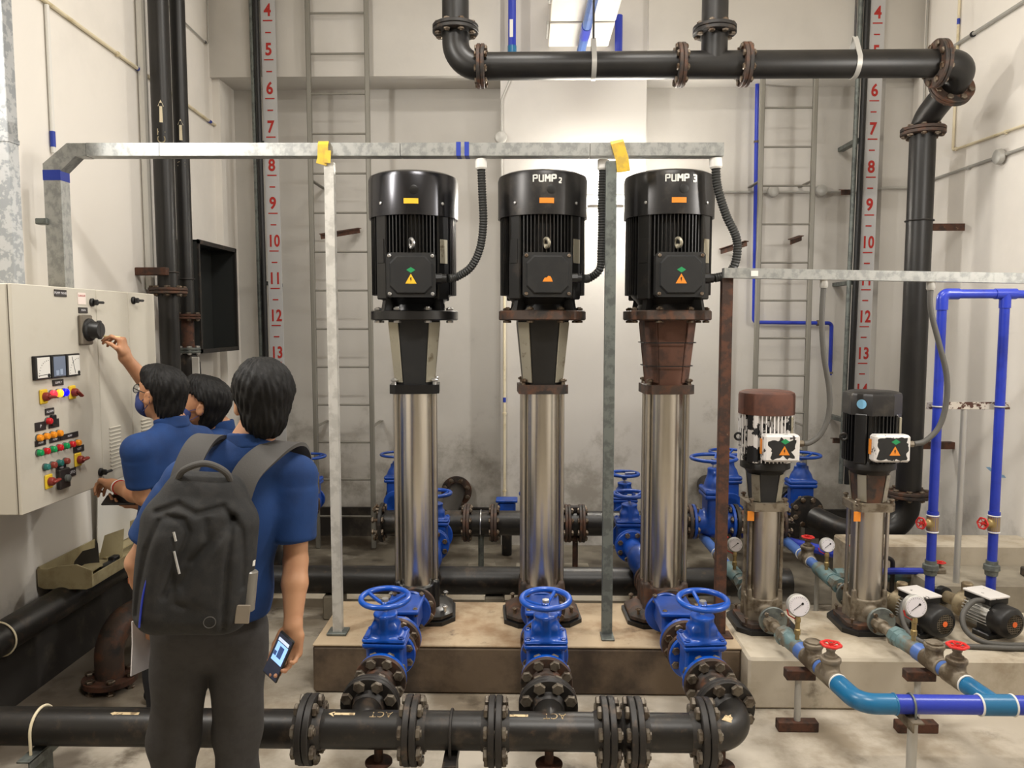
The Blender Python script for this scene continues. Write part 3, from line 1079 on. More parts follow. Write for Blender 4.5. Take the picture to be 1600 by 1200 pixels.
def gate_valve(label, c, d, R=.108, tall=False, mat=None, scale=1.0, group=None, nb=8, up=(0, 0, 1), white_dot=False, spin=0.0):
    mat = mat or m_blue
    bm, bn, wm, sm, top, zst, wr = valve_meshes(tall)
    c, d = V(c), V(d).normalized()
    t = thing('gate_valve', label, 'valve', c, group)
    up = V(up)
    side = d.cross(up).normalized()
    up = side.cross(d)
    Rm = Matrix((side, d, up)).transposed().to_4x4()
    def put(name, me, mm, T=Matrix(), par=None, rz=0.0):
        o = bpy.data.objects.new(name, me if not me.materials or me.materials[0] == mm else me.copy())
        if not o.data.materials: o.data.materials.append(mm)
        else: o.data.materials[0] = mm
        COL.objects.link(o)
        o.parent = par or t
        ORG[o.name] = c.copy()
        o.matrix_local = (Rm @ Matrix.Scale(scale, 4) @ T) if not par else T
        return o
    body = put('valve_body', bm, mat)
    put('bonnet', bn, mat)
    L = (.115 if not tall else .14)*scale
    for sg in (1, -1):
        flange(t, c+d*(sg*L), d*sg, R*scale, .02*scale, mat)
    wh = put('handwheel', wm, mat, Matrix.Translation((0, 0, zst+.030)) @ Matrix.Rotation(spin, 4, 'Z'))
    sp = bpy.data.objects.new('spokes', sm)
    if sm.materials[0] != mat:
        sp.data = sm.copy()
        sp.data.materials[0] = mat
    COL.objects.link(sp)
    sp.parent = wh
    ORG[sp.name] = c.copy()
    b = MB()
    b.T = Matrix.Translation(c) @ Rm @ Matrix.Scale(scale, 4)
    b.cyl((0, 0, zst-.005), (0, 0, zst+.055), .009, n=14)
    b.lathe((0, 0, zst+.05), (0, 0, 1), [(.016, 0), (.016, .012), (.008, .012)], 6)
    b.build('stem', m_zinc, t)
    hx, hy = (.094, .062) if not tall else (.115, .075)
    me = bolt_mesh(.0075*scale, (.034 if not tall else .046)*scale, m_bluedk)
    for a, bb in ((-1, -1), (1, -1), (-1, 1), (1, 1)):
        place('bolt', me, t, c+Rm.to_3x3() @ V((a*(hx-.018)*scale, bb*(hy-.016)*scale, top*scale if not tall else top*scale)), up)
    if white_dot:
        b = MB()
        b.T = Matrix.Translation(c) @ Rm
        b.cyl((0.008, -.0535, .215), (0.008, -.046, .215), .008, n=14, ch=.002)
        b.build('cap_screw', m_white, t)
    return t

BR = [(-.632, -.594, 'first'), (.088, .072, 'middle'), (.800, .700, 'third')]
wordX = ['below the motor without lettering', 'below the middle tall pump', 'below the third tall pump']
for i, (xa, xb, nm) in enumerate(BR):
    A, B = V((xa, 2.80, .300)), V((xb, 3.828, .366))
    d = (B-A).normalized()
    def on(y): return A+(B-A)*((y-2.80)/1.035)
    wh = ('left', 'middle', 'right')[i]
    tee = seg[1] if i == 0 else seg[3] if i == 1 else elb
    if i < 2:
        MB().cyl(on(2.80), on(2.945), .058, n=28).build('branch_tube', m_blackdirty, tee)
    sp = thing('reducer_spool', 'short rusty flanged spool between header and '+wh+' front valve', 'pipe', on(3.05))
    MB().lathe(on(2.97), d, [(.066, 0), (.064, .05), (.062, .09), (.056, .15)], 28).build('tube', m_flange, sp)
    joint(tee, sp, on(2.955), d, .118, .020, m_flangeblk, 8, .0135, .058, bmat=m_boltblk)
    yv0 = 3.14
    c = on(yv0)+d*.1215+d*.0
    v = gate_valve(wh+'most of three shiny blue gate valves with handwheels in front of plinth' if wh != 'middle' else 'middle of three shiny blue gate valves with handwheels in front of plinth',
                   c, d, mat=m_blue, white_dot=True, spin=.6*i, group=None)
    joint(sp, None, on(yv0)+d*.004, d, .111, .02, m_flange, 8, .0125, .056, bmat=m_boltblk)
    yb = on(yv0)+d*.240
    sp2 = thing('valve_spool', 'short rusty spool behind the '+wh+' front valve', 'pipe', yb)
    joint(sp2, None, yb+d*.004, -d, .108, .02, m_flange, 8, .0105)
    MB().cyl(yb, yb+d*.12, .055, n=28).build('tube', m_flange, sp2)
    y2 = yb+d*.125
    joint(sp2, None, y2, d, .108, .02, m_flange, 8, .0105)
    # blue check valve block
    cv = thing('check_valve', ('left', 'middle', 'right')[i]+'-hand blue check valve joining a tall pump to its front valve', 'valve', y2+d*.13)
    e0 = y2+d*.003
    L = (B-e0).length-.006
    flange(cv, e0, -d, .108, .018, m_bluedk)
    flange(cv, e0+d*L, d, .104, .018, m_bluedk, 0)
    items = [('+', 0, ('cyl', e0+d*.01, e0+d*(L-.01), .060, .003)), ('+', .02, ('box', e0+d*L*.5+V((0, 0, .04)), (.075, L*.32, .055), .02)), ('+', .006, ('box', e0+d*L*.5+V((0, 0, .098)), (.085, L*.38, .010), .006))]
    field_obj('valve_body', items, .005, m_bluedk, cv)
    me = bolt_mesh(.007, .022, m_bolt)
    for a in (-1, 1):
        for bb in (-1, 1):
            place('bolt', me, cv, e0+d*(L*.5+bb*L*.28)+V((a*.068, 0, .098)), (0, 0, 1))

# ---------------------------------------------------------------- overhead black pipe and riser
YO, ZO, RO = 4.9, 3.418, .083
t1 = pipe_run('overhead_pipe', 'black pipe dropping from the ceiling at top centre left', [(-.447, YO, 4.98), (-.447, YO, 3.66)], RO, m_black)
te = pipe_run('pipe_elbow', 'black elbow turning the ceiling drop into the overhead pipe', [(-.447, YO, 3.62), (-.447, YO, ZO), (-.30, YO, ZO)], RO, m_black, .16)
t2 = pipe_run('overhead_pipe', 'long black overhead pipe hung across the top, left length', [(-.28, YO, ZO), (.92, YO, ZO)], RO, m_black)
t3 = pipe_run('pipe_tee', 'black overhead tee with branch rising to the ceiling', [(.955, YO, ZO), (1.325, YO, ZO)], RO, m_black)
MB().cyl((1.148, YO, ZO), (1.148, YO, 3.60), RO*.96, n=28).build('branch_tube', m_black, t3)
t4 = pipe_run('overhead_pipe', 'black overhead pipe length crossing the right ladder and number board', [(1.35, YO, ZO), (2.50, YO, ZO)], RO, m_black)
t5 = pipe_run('overhead_pipe', 'black pipe rising to the ceiling from the overhead tee', [(1.148, YO, 3.64), (1.148, YO, 4.98)], RO*.96, m_black)
t6 = pipe_run('pipe_elbow', 'black double elbow turning the overhead pipe down, upper half', [(2.53, YO, ZO), (2.70, YO, ZO), (2.70, 5.075, ZO-.085)], RO, m_black, .13)
t7 = pipe_run('pipe_elbow', 'black lower elbow between overhead pipe end and tall riser', [(2.69, 5.09, ZO-.19), (2.69, 5.33, 3.10-.0), (2.69, 5.40, 2.95)], RO, m_black, .12)
t8 = pipe_run('riser_pipe', 'tall black riser pipe down the right corner', [(2.69, 5.40, 3.20), (2.69, 5.40, .66)], RO, m_black)
bpy.data.objects.remove(t7.children[0])
MB().tube(smooth_path([(2.70, 5.085, ZO-.09), (2.69, 5.20, 3.30-.13), (2.685, 5.33, 3.225), (2.69, 5.40, 3.2)][:1]+[(2.68, 5.19, 3.17), (2.68, 5.33, 3.09)][:0]+[(2.695, 5.22, 3.275), (2.69, 5.33, 3.22), (2.69, 5.385, 3.17), (2.69, 5.40, 3.12)], 8), RO, 28).build('tube', m_black, t7)
bpy.data.objects.remove(t8.children[0])
MB().cyl((2.69, 5.40, 3.12), (2.69, 5.40, .66), RO, n=28).build('tube', m_black, t8)
FR, FT = .142, .022
joint(t1, te, (-.447, YO, 3.64), (0, 0, -1), FR, FT, m_flangeblk, 8, .011)
joint(te, t2, (-.29, YO, ZO), (1, 0, 0), FR-.01, FT, m_flange, 8, .011)
joint(t2, t3, (.94, YO, ZO), (1, 0, 0), FR-.01, FT, m_flange, 8, .011)
joint(t3, t4, (1.337, YO, ZO), (1, 0, 0), FR-.01, FT, m_flange, 8, .011)
joint(t3, t5, (1.148, YO, 3.622), (0, 0, 1), FR-.01, FT, m_flangeblk, 8, .011)
joint(t4, t6, (2.515, YO, ZO), (1, 0, 0), FR, FT, m_flange, 8, .011)
joint(t6, t7, (2.70, 5.082, ZO-.088), (0, .9, -.44), FR-.005, FT, m_flange, 8, .011)
joint(t7, t8, (2.69, 5.40, 3.13), (0, 0, -1), FR, FT, m_flange, 8, .011)
for x, lb in ((.405, 'left hanger strap and rod holding up the overhead pipe'), (2.005, 'right hanger strap and rod holding up the overhead pipe')):
    t = thing('pipe_hanger', lb, 'hanger', (x, YO, ZO))
    rr = RO+.004
    b = MB()
    pts = [(x, YO-rr*math.cos(a), ZO-rr*math.sin(a)) for a in [PI*i/16 for i in range(17)]]
    pts = [(x, YO, ZO+.165), (x, YO-.025, ZO+.13), (x, YO-rr, ZO+.02)]+pts+[(x, YO+rr, ZO+.02), (x, YO+.025, ZO+.13), (x, YO, ZO+.165)]
    b.strip(pts, (1, 0, 0), .03, .004)
    b.build('strap', m_greycond, t)
    MB().cyl((x, YO, ZO+.15), (x, YO, 4.99), .007, n=10).build('rod', m_flangeblk, t)
# lower end of riser
tl = pipe_run('pipe_elbow', 'black elbow at the foot of tall right riser, behind far small pump', [(2.69, 5.40, .60), (2.69, 5.40, .36), (2.45, 5.40, .36)], RO, m_black, .2)
joint(t8, tl, (2.69, 5.40, .63), (0, 0, -1), FR, FT, m_flange, 8, .011)
tsp = pipe_run('pipe_spool', 'black pipe behind the two small pumps at floor level', [(2.40, 5.40, .36), (2.24, 5.40, .36), (2.12, 5.62, .40)], RO, m_blackdirty, .12)
joint(tl, tsp, (2.425, 5.40, .36), (-1, 0, 0), FR, FT, m_flangeblk, 8, .011)
for z, lb in ((2.52, 'upper riser bracket fixed to right wall'), (.98, 'lower riser bracket fixed to right wall')):
    t = thing('pipe_bracket', lb, 'bracket', (3.0, 5.4, z))
    b = MB()
    b.box(((2.78+XR)/2, 5.515, z), (XR-2.78, .05, .006)).box(((2.78+XR)/2, 5.49, z-.022), (XR-2.78, .006, .05))
    b.build('angle_arm', m_rust, t)
    b = MB()
    b.tube([(2.69+(RO+.006)*math.cos(a), 5.40+(RO+.006)*math.sin(a), z+.01) for a in [2*PI*i/30 for i in range(30)]], .005, 8, True)
    b.build('u_bolt', m_flangeblk, t)

# ---------------------------------------------------------------- left wall risers
ta = pipe_run('riser_pipe', 'thicker of two black risers on left wall, upper length', [(-2.345, 5.0, 4.98), (-2.345, 5.0, 2.06)], .0625, m_black)
tb = pipe_run('riser_pipe', 'thicker left riser below its flange, behind the panel', [(-2.345, 5.0, 2.02), (-2.345, 5.0, .005)], .0625, m_black, .12)
joint(ta, tb, (-2.345, 5.0, 2.04), (0, 0, -1), .12, .018, m_flange, 8, .010)
tc = pipe_run('riser_pipe', 'thinner of two black risers on left wall', [(-2.335, 5.25, 4.98), (-2.335, 5.25, 1.89)], .049, m_black)
td = thing('pipe_spool', 'rusty spool with flanges low on the thinner left riser', 'pipe', (-2.335, 5.25, 1.75))
MB().cyl((-2.335, 5.25, 1.86), (-2.335, 5.25, 1.66), .042, n=24).build('tube', m_rust, td)
joint(tc, td, (-2.335, 5.25, 1.875), (0, 0, -1), .085, .016, m_rust, 6, .009)
te2 = thing('drain_valve', 'dirty valve with white tag at the foot of thinner left riser', 'valve', (-2.335, 5.25, 1.5))
joint(td, te2, (-2.335, 5.25, 1.645), (0, 0, -1), .08, .016, m_galvdark, 6, .009, bmat=m_zinc)
MB().lathe((-2.335, 5.25, 1.62), (0, 0, -1), [(.05, 0), (.075, .06), (.078, .16), (.05, .24), (.045, 1.3)], 28).build('casting', m_flangeblk, te2)
MB().box((-2.26, 5.185, 1.53), (.05, .012, .14), .003).build('tag_plate', m_white, te2)
t = thing('pipe_bracket', 'rusty bracket clamping both left risers to the wall', 'bracket', (-2.45, 4.95, 2.14))
MB().box((-2.40, 4.905, 2.16), (.20, .05, .05), .004).build('angle_arm', m_rust, t)
for (x, y, r, z) in ((-2.345, 5.0, .0625, 2.16), (-2.335, 5.25, .049, 2.13)):
    MB().tube([(x+(r+.005)*math.cos(a), y+(r+.005)*math.sin(a), z) for a in [2*PI*i/28 for i in range(28)]], .005, 8, True).build('u_bolt', m_flangeblk, t)
# flow arrows and letters on the risers
for par, x, y, r, za, w in ((ta, -2.345, 5.0, .0625, 3.13, 'ACT'), (tc, -2.335, 5.25, .049, 3.08, 'IND')):
    def on_riser(u, v, x=x, y=y, r=r):
        a = -PI/2+.35+u/r
        return (x+(r+.0008)*math.cos(a), y+(r+.0008)*math.sin(a), v)
    ar = [(0, .11), (.018, .07), (.008, .07), (.010, -.03), (-.010, -.03), (-.008, .07), (-.018, .07)]
    MB().add([on_riser(u, za+v) for u, v in ar], [(0, 6, 5, 2, 1), (2, 5, 4, 3)]).build('arrow_mark', m_cream, par, smooth=False)
    vs, fs = text_geo(w, .07, .0003)
    b = MB()
    b.add([on_riser(-p[1], za-.14+p[0]) for p in vs], fs)
    b.build('lettering', m_cream, par, smooth=False)

# ---------------------------------------------------------------- floor level pipework at the back and left
tw = pipe_run('floor_pipe', 'black pipe along the foot of left wall under the panel', [(-2.37, 1.8, .415), (-2.37, 4.86, .415)], .075, m_blackdirty)
b = MB()
b.tube([(-2.37+.08*math.cos(a), 3.30, .415+.08*math.sin(a)) for a in [2*PI*i/28 for i in range(28)]], .004, 8, True)
b.build('clip_ring', m_cream, tw)
tlow = pipe_run('floor_pipe', 'long dirty black pipe lying behind the pump plinth', [(-1.72, 4.66, .235), (1.62, 4.66, .235)], .086, m_blackdirty)
te = pipe_run('pipe_elbow', 'rusty black elbow rising from floor between the men', [(-2.10, 3.70, .05), (-2.10, 3.70, .30), (-2.02, 4.06, .33)], .068, m_flange, .16)
flange(te, (-2.10, 3.70, .03), (0, 0, -1), .128, .03, m_rust, 6, .012, .05)
tn = pipe_run('floor_pipe', 'short black pipe joining left floor elbow to the long back pipe', [(-2.00, 4.14, .33), (-1.94, 4.66, .30), (-1.76, 4.66, .235)], .068, m_blackdirty, .2)
dd = V((.08, .36, .03)).normalized()
joint(te, tn, (-2.01, 4.10, .331), dd, .12, .02, m_flangeblk, 8, .011, bmat=m_bolt)
for x in (-1.2, -.2, 1.0):
    t = single('pipe_saddle', MB().box((x, 4.66, .075), (.12, .14, .15), .008), m_concgrey,
               {-1.2: 'small concrete saddle under the left of long back pipe', -.2: 'small concrete saddle under the middle of long back pipe', 1.0: 'small concrete saddle under the right of long back pipe'}[x], 'pipe support')

# header behind the pumps
ZB2, YB2, RB = .405, 5.40, .088
back = []
xs = [-1.05, -.66, -.43, -.235, .29, .39, .86]
labs = ['flanged black pipe stub behind the first tall pump', 'black tee with elbow to the back wall behind the first tall pump', 'rusty flanged piece right of the first tall pump',
        'black pipe piece behind the middle tall pump', 'short flanged black piece right of the middle tall pump', 'black pipe piece between middle and third tall pumps']
for i in range(6):
    t = thing('header_pipe', labs[i], 'pipe', ((xs[i]+xs[i+1])/2, YB2, ZB2))
    MB().cyl((xs[i]+.01, YB2, ZB2), (xs[i+1]-.01, YB2, ZB2), RB, n=30).build('tube', m_blackdirty, t)
    back.append(t)
flange(back[0], (xs[0], YB2, ZB2), (-1, 0, 0), .14, .022, m_flangeblk, 8, .012, .05)
for i in range(1, 6):
    joint(back[i-1], back[i], (xs[i], YB2, ZB2), (1, 0, 0), .135, .02, m_flange, 8, .011)
MB().tube(fillet([(-.60, YB2, ZB2+.02), (-.60, 6.0, ZB2), (-.60, 6.46, ZB2)], .1), .075, 24).build('branch_tube', m_blackdirty, back[1])
flange(back[1], (-.60, 6.42, ZB2), (0, -1, 0), .13, .02, m_flange, 8, .011, .05)
# 'thing' flanged end on the wall
for x, lb in ((-.33, 'round stub post under rusty flanged piece'), (.02, 'rusty stub post under the pipe behind the middle pump'), (.345, 'stub post under the short piece right of the middle pump')):
    t = thing('pipe_support', lb, 'pipe support', (x, YB2, 0))
    MB().cyl((x, YB2, .05), (x, YB2, ZB2-RB+.003), .02).build('post', m_galvdark if x < 0 else m_rust, t)
    MB().box((x, YB2, .045), (.2, .16, .09), .006).build('footing', m_concgrey, t)
    if x < 0: band(t, (x, YB2, ZB2), (1, 0, 0), RB, m_zinc, .004, .06)
b = MB()
b.box((.335, 5.40, ZB2+RB+.022), (.1, .05, .03), .004)
single('name_tag', b, m_label, 'small black tag block on pipe right of the middle pump', 'tag')

# back row valves
gate_valve('blue gate valve beside the foreground man, behind left ladder', (-1.62, 5.62, .50), (0, 1, 0), tall=True, mat=m_bluedk, scale=.78, spin=.3)
gate_valve('blue gate valve half hidden by the first tall pump', (-.985, 5.72, .50), (0, 1, 0), tall=True, mat=m_bluedk, scale=.78, spin=.9)
t = pipe_run('pipe_spool', 'black pipe below the left ladder valve', [(-1.62, 5.2, .50), (-1.62, 5.0, .35), (-1.62, 4.95, .12)], .075, m_blackdirty, .12)
joint(t, None, (-1.62, 5.505, .50), (0, 1, 0), .11, .02, m_flange, 8, .010)
MB().cyl((-1.62, 5.49, .5), (-1.62, 5.2, .5), .07, n=24).build('tube', m_blackdirty, t)
big = gate_valve('large blue gate valve behind rusty post, wheel nearest of two', (1.27, 5.2, .475), (1, 0, 0), R=.118, tall=True, mat=m_bluedk, scale=1.0, spin=.2)
t = pipe_run('pipe_spool', 'rusty flanged spool left of the large blue valve', [(.92, 5.2, .475), (1.12, 5.2, .475)], RB, m_blackdirty)
joint(t, None, (1.125, 5.2, .475), (1, 0, 0), .120, .024, m_flange, 8, .0115, bmat=m_bolt)
flange(t, (.9, 5.2, .475), (-1, 0, 0), .12, .02, m_flange, 8, .011, .04)
t = pipe_run('pipe_spool', 'rusty flanged spool right of the large blue valve', [(1.42, 5.2, .475), (1.75, 5.2, .475)], RB*.9, m_flange)
joint(t, None, (1.415, 5.2, .475), (-1, 0, 0), .120, .024, m_flangeblk, 8, .0115)
flange(t, (1.75, 5.2, .475), (1, 0, 0), .12, .02, m_flange, 8, .011, .04)
gate_valve('blue gate valve against back wall, behind the large valve', (1.52, 5.80, .47), (0, 1, 0), tall=True, mat=m_bluedk, scale=.88, spin=.5)
ve = gate_valve('blue gate valve behind right ladder between the small pumps', (2.10, 5.86, .42), (0, 1, 0), tall=True, mat=m_bluedk, scale=.92, spin=.1)
joint(tsp, None, (2.10, 5.725, .42), (0, 1, 0), .122, .022, m_flangeblk, 8, .011, bmat=m_bolt)
t = thing('name_tag', 'bronze tag hanging by left ladder valve', 'tag', (-1.52, 5.5, .62))
MB().box((-1.53, 5.5, .66), (.03, .004, .14), .001).build('plate', m_bronze, t)
for x, y, z, rr, lb in ((-.985, 5.83, .50, .075, 'black wall pipe behind the valve half hidden by first tall pump'), (1.52, 5.93, .47, .08, 'black wall pipe behind the blue valve against back wall'),
                        (.725, 5.78, .40, .062, 'black pipe through the pier behind the far small blue wheel'), (2.10, 5.995, .42, .08, 'black wall pipe behind the right ladder valve')):
    yw = 6.215 if abs(x-.725) < .01 else 6.455
    t = pipe_run('wall_pipe', lb, [(x, y+.02, z), (x, yw, z)], rr, m_blackdirty)
    flange(t, (x, y, z), (0, -1, 0), rr*1.45, .02, m_flangeblk, 8, .010, .04)
# discharge valves behind the tall pumps
for i, (xp, xv) in enumerate(((-.592, -.607), (.077, .06), (.735, .672))):
    nm = ('first', 'middle', 'third')[i]
    gate_valve('blue gate valve low behind the '+nm+' tall pump', (xv, 4.98, .40), (0, 1, 0), tall=False, mat=m_bluedk, scale=1.0, R=.105)
    cv = thing('strainer', 'blue flanged strainer body behind the '+nm+' tall pump', 'valve', (xv, 4.6, .38))
    a, c2 = V((xp+(xv-xp)*.3, 4.29, .366)), V((xv, 4.855, .40))
    dd = (c2-a).normalized()
    field_obj('valve_body', [('+', 0, ('cyl', a, c2, .058, .004)), ('+', .03, ('ell', (a+c2)/2+V((0, 0, .02)), (.085, .12, .09), 0)), ('+', .02, ('cyl', (a+c2)/2, (a+c2)/2+V((0, -.06, -.12)), .05, .01))], .006, m_bluedk, cv)
    flange(cv, c2, dd, .105, .018, m_bluedk, 8, .0095, .04)
    flange(cv, a, -dd, .105, .018, m_flange, 8, .0095, .04)
    if i == 2:
        gate_valve('far blue gate valve with paper tag, left of third tall pump', (.725, 5.66, .40), (0, 1, 0), mat=m_bluedk, scale=1.0, R=.105)
        b = MB()
        b.box((.755, 5.60, .725), (.07, .05, .004), R=rot('X', -35))
        single('paper_tag', b, m_paper, 'white paper tag lying on the far small blue wheel', 'tag')
b = MB()
b.T = Matrix.Translation((-.185, 5.95, .40)) 
t = thing('float_valve', 'blue capped valve at foot of the cream pier conduit', 'valve', (-.16, 5.95, .3))
MB().box((-.16, 5.95, .39), (.14, .1, .10), .02).build('casting', m_bluedk, t)
MB().box((-.16, 5.95, .445), (.17, .13, .02), .005).build('cap_flange', m_bluedk, t)
MB().cyl((-.16, 5.95, .008), (-.16, 5.95, .35), .04).build('leg_tube', m_blackdirty, t)
# ---------------------------------------------------------------- tall multistage pumps
def oct_ring(w, d, ch):
    return [(-w+ch, -d), (w-ch, -d), (w, -d+ch), (w, d-ch), (w-ch, d), (-w+ch, d), (-w, d-ch), (-w, -d+ch)]

def loft(b, rings):
    n = len(rings[0])
    vs = [p for r in rings for p in r]
    fs = [tuple(range(n))[::-1], tuple((len(rings)-1)*n+i for i in range(n))]
    for k in range(len(rings)-1):
        for i in range(n):
            j = (i+1) % n
            fs.append((k*n+i, k*n+j, (k+1)*n+j, (k+1)*n+i))
    return b.add(vs, fs)

def on_cyl(parent, name, mat, vs, fs, r, z0, a0=-PI/2):
    b = MB()
    b.add([((r+w)*math.cos(a0+u/r), (r+w)*math.sin(a0+u/r), z0+v) for u, v, w in vs], fs)
    return b.build(name, mat, parent, smooth=False)

def quad_grid(w, h, n=8):
    vs = [(-w/2+w*i/n, s*h/2, .0008) for i in range(n+1) for s in (-1, 1)]
    return vs, [(2*i, 2*i+2, 2*i+3, 2*i+1) for i in range(n)]

def warn_triangle(parent, c, s, mat, y, glyph=True):
    x, z = c
    b = MB()
    b.prism([(-s*.5, -s*.42), (s*.5, -s*.42), (0, s*.45)], .0012, Matrix.Translation((x, y, z)) @ Matrix.Rotation(PI/2, 4, 'X'))
    o = b.build('warning_triangle', mat, parent, smooth=False)
    if glyph:
        b = MB()
        for poly in ([(-s*.04, s*.17), (s*.07, s*.17), (s*.01, s*.02), (s*.07, s*.02), (-s*.02, -s*.22), (-.0, -s*.04), (-s*.07, -s*.04)],):
            b.prism(poly, .0012, Matrix.Translation((x, y-.0012, z-.04*s)) @ Matrix.Rotation(PI/2, 4, 'X'))
        b.build('bolt_symbol', m_dark, o, smooth=False)
    return o

def tall_pump(label, loc, rz, style):
    """style: dict of materials and small differences; local origin on the plinth under the shaft, front = -Y"""
    t = thing('multistage_pump', label, 'pump', loc, None, rz, local=True)
    g = style
    b = MB()
    b.prism(oct_ring(.205, .175, .07), .022)
    b.build('rubber_pad', m_dark, t)
    b = MB()
    loft(b, [[(x, y, z) for x, y in oct_ring(.19*k, .16*k, .06)] for z, k in ((.022, .95), (.028, 1), (.045, 1), (.075, .80))])
    b.build('base_plate', g['base'], t)
    me = bolt_mesh(.008, .03, g['bolt'])
    for x in (-1, 1):
        for y in (-1, 1):
            place('anchor_bolt', me, t, (x*.15, y*.11, .062), (0, 0, 1))
    it = [('+', 0, ('cyl', (0, 0, .05), (0, 0, .19), .118, .008)), ('+', .03, ('cyl', (0, -.20, .116), (0, .22, .116), .062, .004))]
    for x in (-1, 1):
        for y in (-1, 1):
            it.append(('+', .02, ('cap', (x*.1, y*.075, .04), (x*.1, y*.07, .20), .024, .018)))
    field_obj('lower_housing', it, .006, g['base'], t)
    for sg in (-1, 1):
        flange(t, (0, sg*.215, .116), (0, sg, 0), .106, .022, g['port'], 8, .0095, .045)
    b = MB()
    b.lathe((0, 0, .185), (0, 0, 1), [(.104, 0), (.104, 1.04)], 48)
    b.build('steel_sleeve', g['steel'], t)
    for x in (-1, 1):
        for y in (-1, 1):
            MB().cyl((x*.103, y*.058, .17), (x*.103, y*.058, 1.27), .010, n=12).build('tie_rod', g['rod'], t)
    b = MB()
    loft(b, [[(x, y, z) for x, y in oct_ring(.128, .118, .03)] for z in (1.215, 1.262)])
    b.build('clamp_plate', g['clamp'], t)
    for x in (-1, 1):
        for y in (-1, 1):
            place('bolt', bolt_mesh(.010, .02, g['bolt2']), t, (x*.103, y*.085, 1.268), (0, 0, 1))
    # lantern between pump and motor
    b = MB()
    loft(b, [[(x, y, 1.26) for x, y in oct_ring(.100, .100, .048)], [(x, y, 1.595) for x, y in oct_ring(.132, .132, .06)]])
    b.build('motor_stool', g['stool'], t)
    for k, a in enumerate((-.75, .75, PI-.75, PI+.75)):
        sx, sy = (1 if math.sin(a) > 0 else -1), (-1 if math.cos(a) > 0 else 1)
        b = MB()
        n = V((sx, sy, 0)).normalized()
        s = V((-n.y, n.x, 0))
        p = []
        for z, rr, hw in ((1.275, .112, .028), (1.585, .146, .036)):
            for q in (-1, 1):
                p.append(n*rr+s*(q*hw)+V((0, 0, z)))
        th = n*.006
        b.add(p+[q+th for q in p], [(0, 1, 3, 2), (4, 6, 7, 5), (0, 4, 5, 1), (2, 3, 7, 6), (0, 2, 6, 4), (1, 5, 7, 3)])
        b.build('coupling_guard', g['guard'], t)
    # motor
    fl = MB()
    fl.lathe((0, 0, 1.595), (0, 0, 1), [(.222, 0), (.228, .005), (.228, .045), (.222, .05), (.17, .05)], 56)
    fo = fl.build('motor_flange', g['mflange'], t)
    me = bolt_mesh(.010, .052, g['bolt2'])
    for k in range(8):
        a = PI/8+k*PI/4
        place('bolt', me, fo, (.2*math.cos(a), .2*math.sin(a), 1.62), (0, 0, 1))
    b = MB()
    b.lathe((0, 0, 1.645), (0, 0, 1), [(.165, 0), (.15, .03), (.17, .06)], 40)
    for k in range(4):
        a = PI/4+k*PI/2
        R = Matrix.Rotation(a, 4, 'Z')
        b.add([R @ V(q) for q in ((.14, -.012, 1.645), (.215, -.012, 1.645), (.2, -.012, 1.72), (.14, -.012, 1.72), (.14, .012, 1.645), (.215, .012, 1.645), (.2, .012, 1.72), (.14, .012, 1.72))],
              [(0, 1, 2, 3), (7, 6, 5, 4), (0, 4, 5, 1), (1, 5, 6, 2), (2, 6, 7, 3), (3, 7, 4, 0)])
    b.build('end_shield', g['motor'], t)
    b = MB()
    b.lathe((0, 0, 1.70), (0, 0, 1), [(.17, 0), (.188, .02), (.188, .44)], 56)
    for k in range(72):
        a = 2*PI*k/72
        q = (a+PI/4) % (PI/2)
        pad = abs(q-PI/4*0) < .20 or q > PI/2-.20
        R = Matrix.Rotation(a, 4, 'Z')
        if pad: continue
        b.box((0, 0, 0), (0, 0, 0)) if False else None
        T0 = b.T
        b.T = R
        b.box((.203, 0, 1.925), (.034, .005, .40))
        b.T = T0
    for k in range(4):
        a = PI/4+k*PI/2
        T0 = b.T
        b.T = Matrix.Rotation(a, 4, 'Z')
        b.box((.203, 0, 1.92), (.038, .078, .44), .006)
        b.T = T0
    b.build('finned_housing', g['motor'], t)
    for k in (0, -1):
        a = -PI/2+(PI/4 if k == 0 else -PI/4)
        T = Matrix.Rotation(a, 4, 'Z')
        b = MB()
        b.T = T
        b.box((.2235, 0, 1.94), (.003, .05, .12), .001)
        b.build('name_plate', m_guard if k == 0 else g['motor'], t)
    b = MB()
    b.lathe((0, 0, 2.115), (0, 0, 1), [(.222, 0), (.231, .0), (.232, .19), (.226, .210), (.20, .222), (0, .226)], 72, False)
    fc = b.build('fan_cover', g['fan'], t)
    for a in (-PI/2-.72, -PI/2+.72):
        MB().lathe((.2315*math.cos(a), .2315*math.sin(a), 2.175), (math.cos(a), math.sin(a), 0), [(.008, 0), (.008, .004), (.005, .006)], 12).build('screw', m_zinc, fc)
    vs, fs = quad_grid(.072, .026)
    on_cyl(fc, 'sticker', m_ystick if g['yellow'] else m_orange, vs, fs, .2325, 2.18)
    a = -PI/2+(.06 if g['yellow'] else .10)
    MB().lathe((.231*math.cos(a), .231*math.sin(a), 2.235), (math.cos(a), math.sin(a), 0), [(.022, 0), (.022, .002), (.018, .003)], 20).build('knock_out', g['motor'], fc)
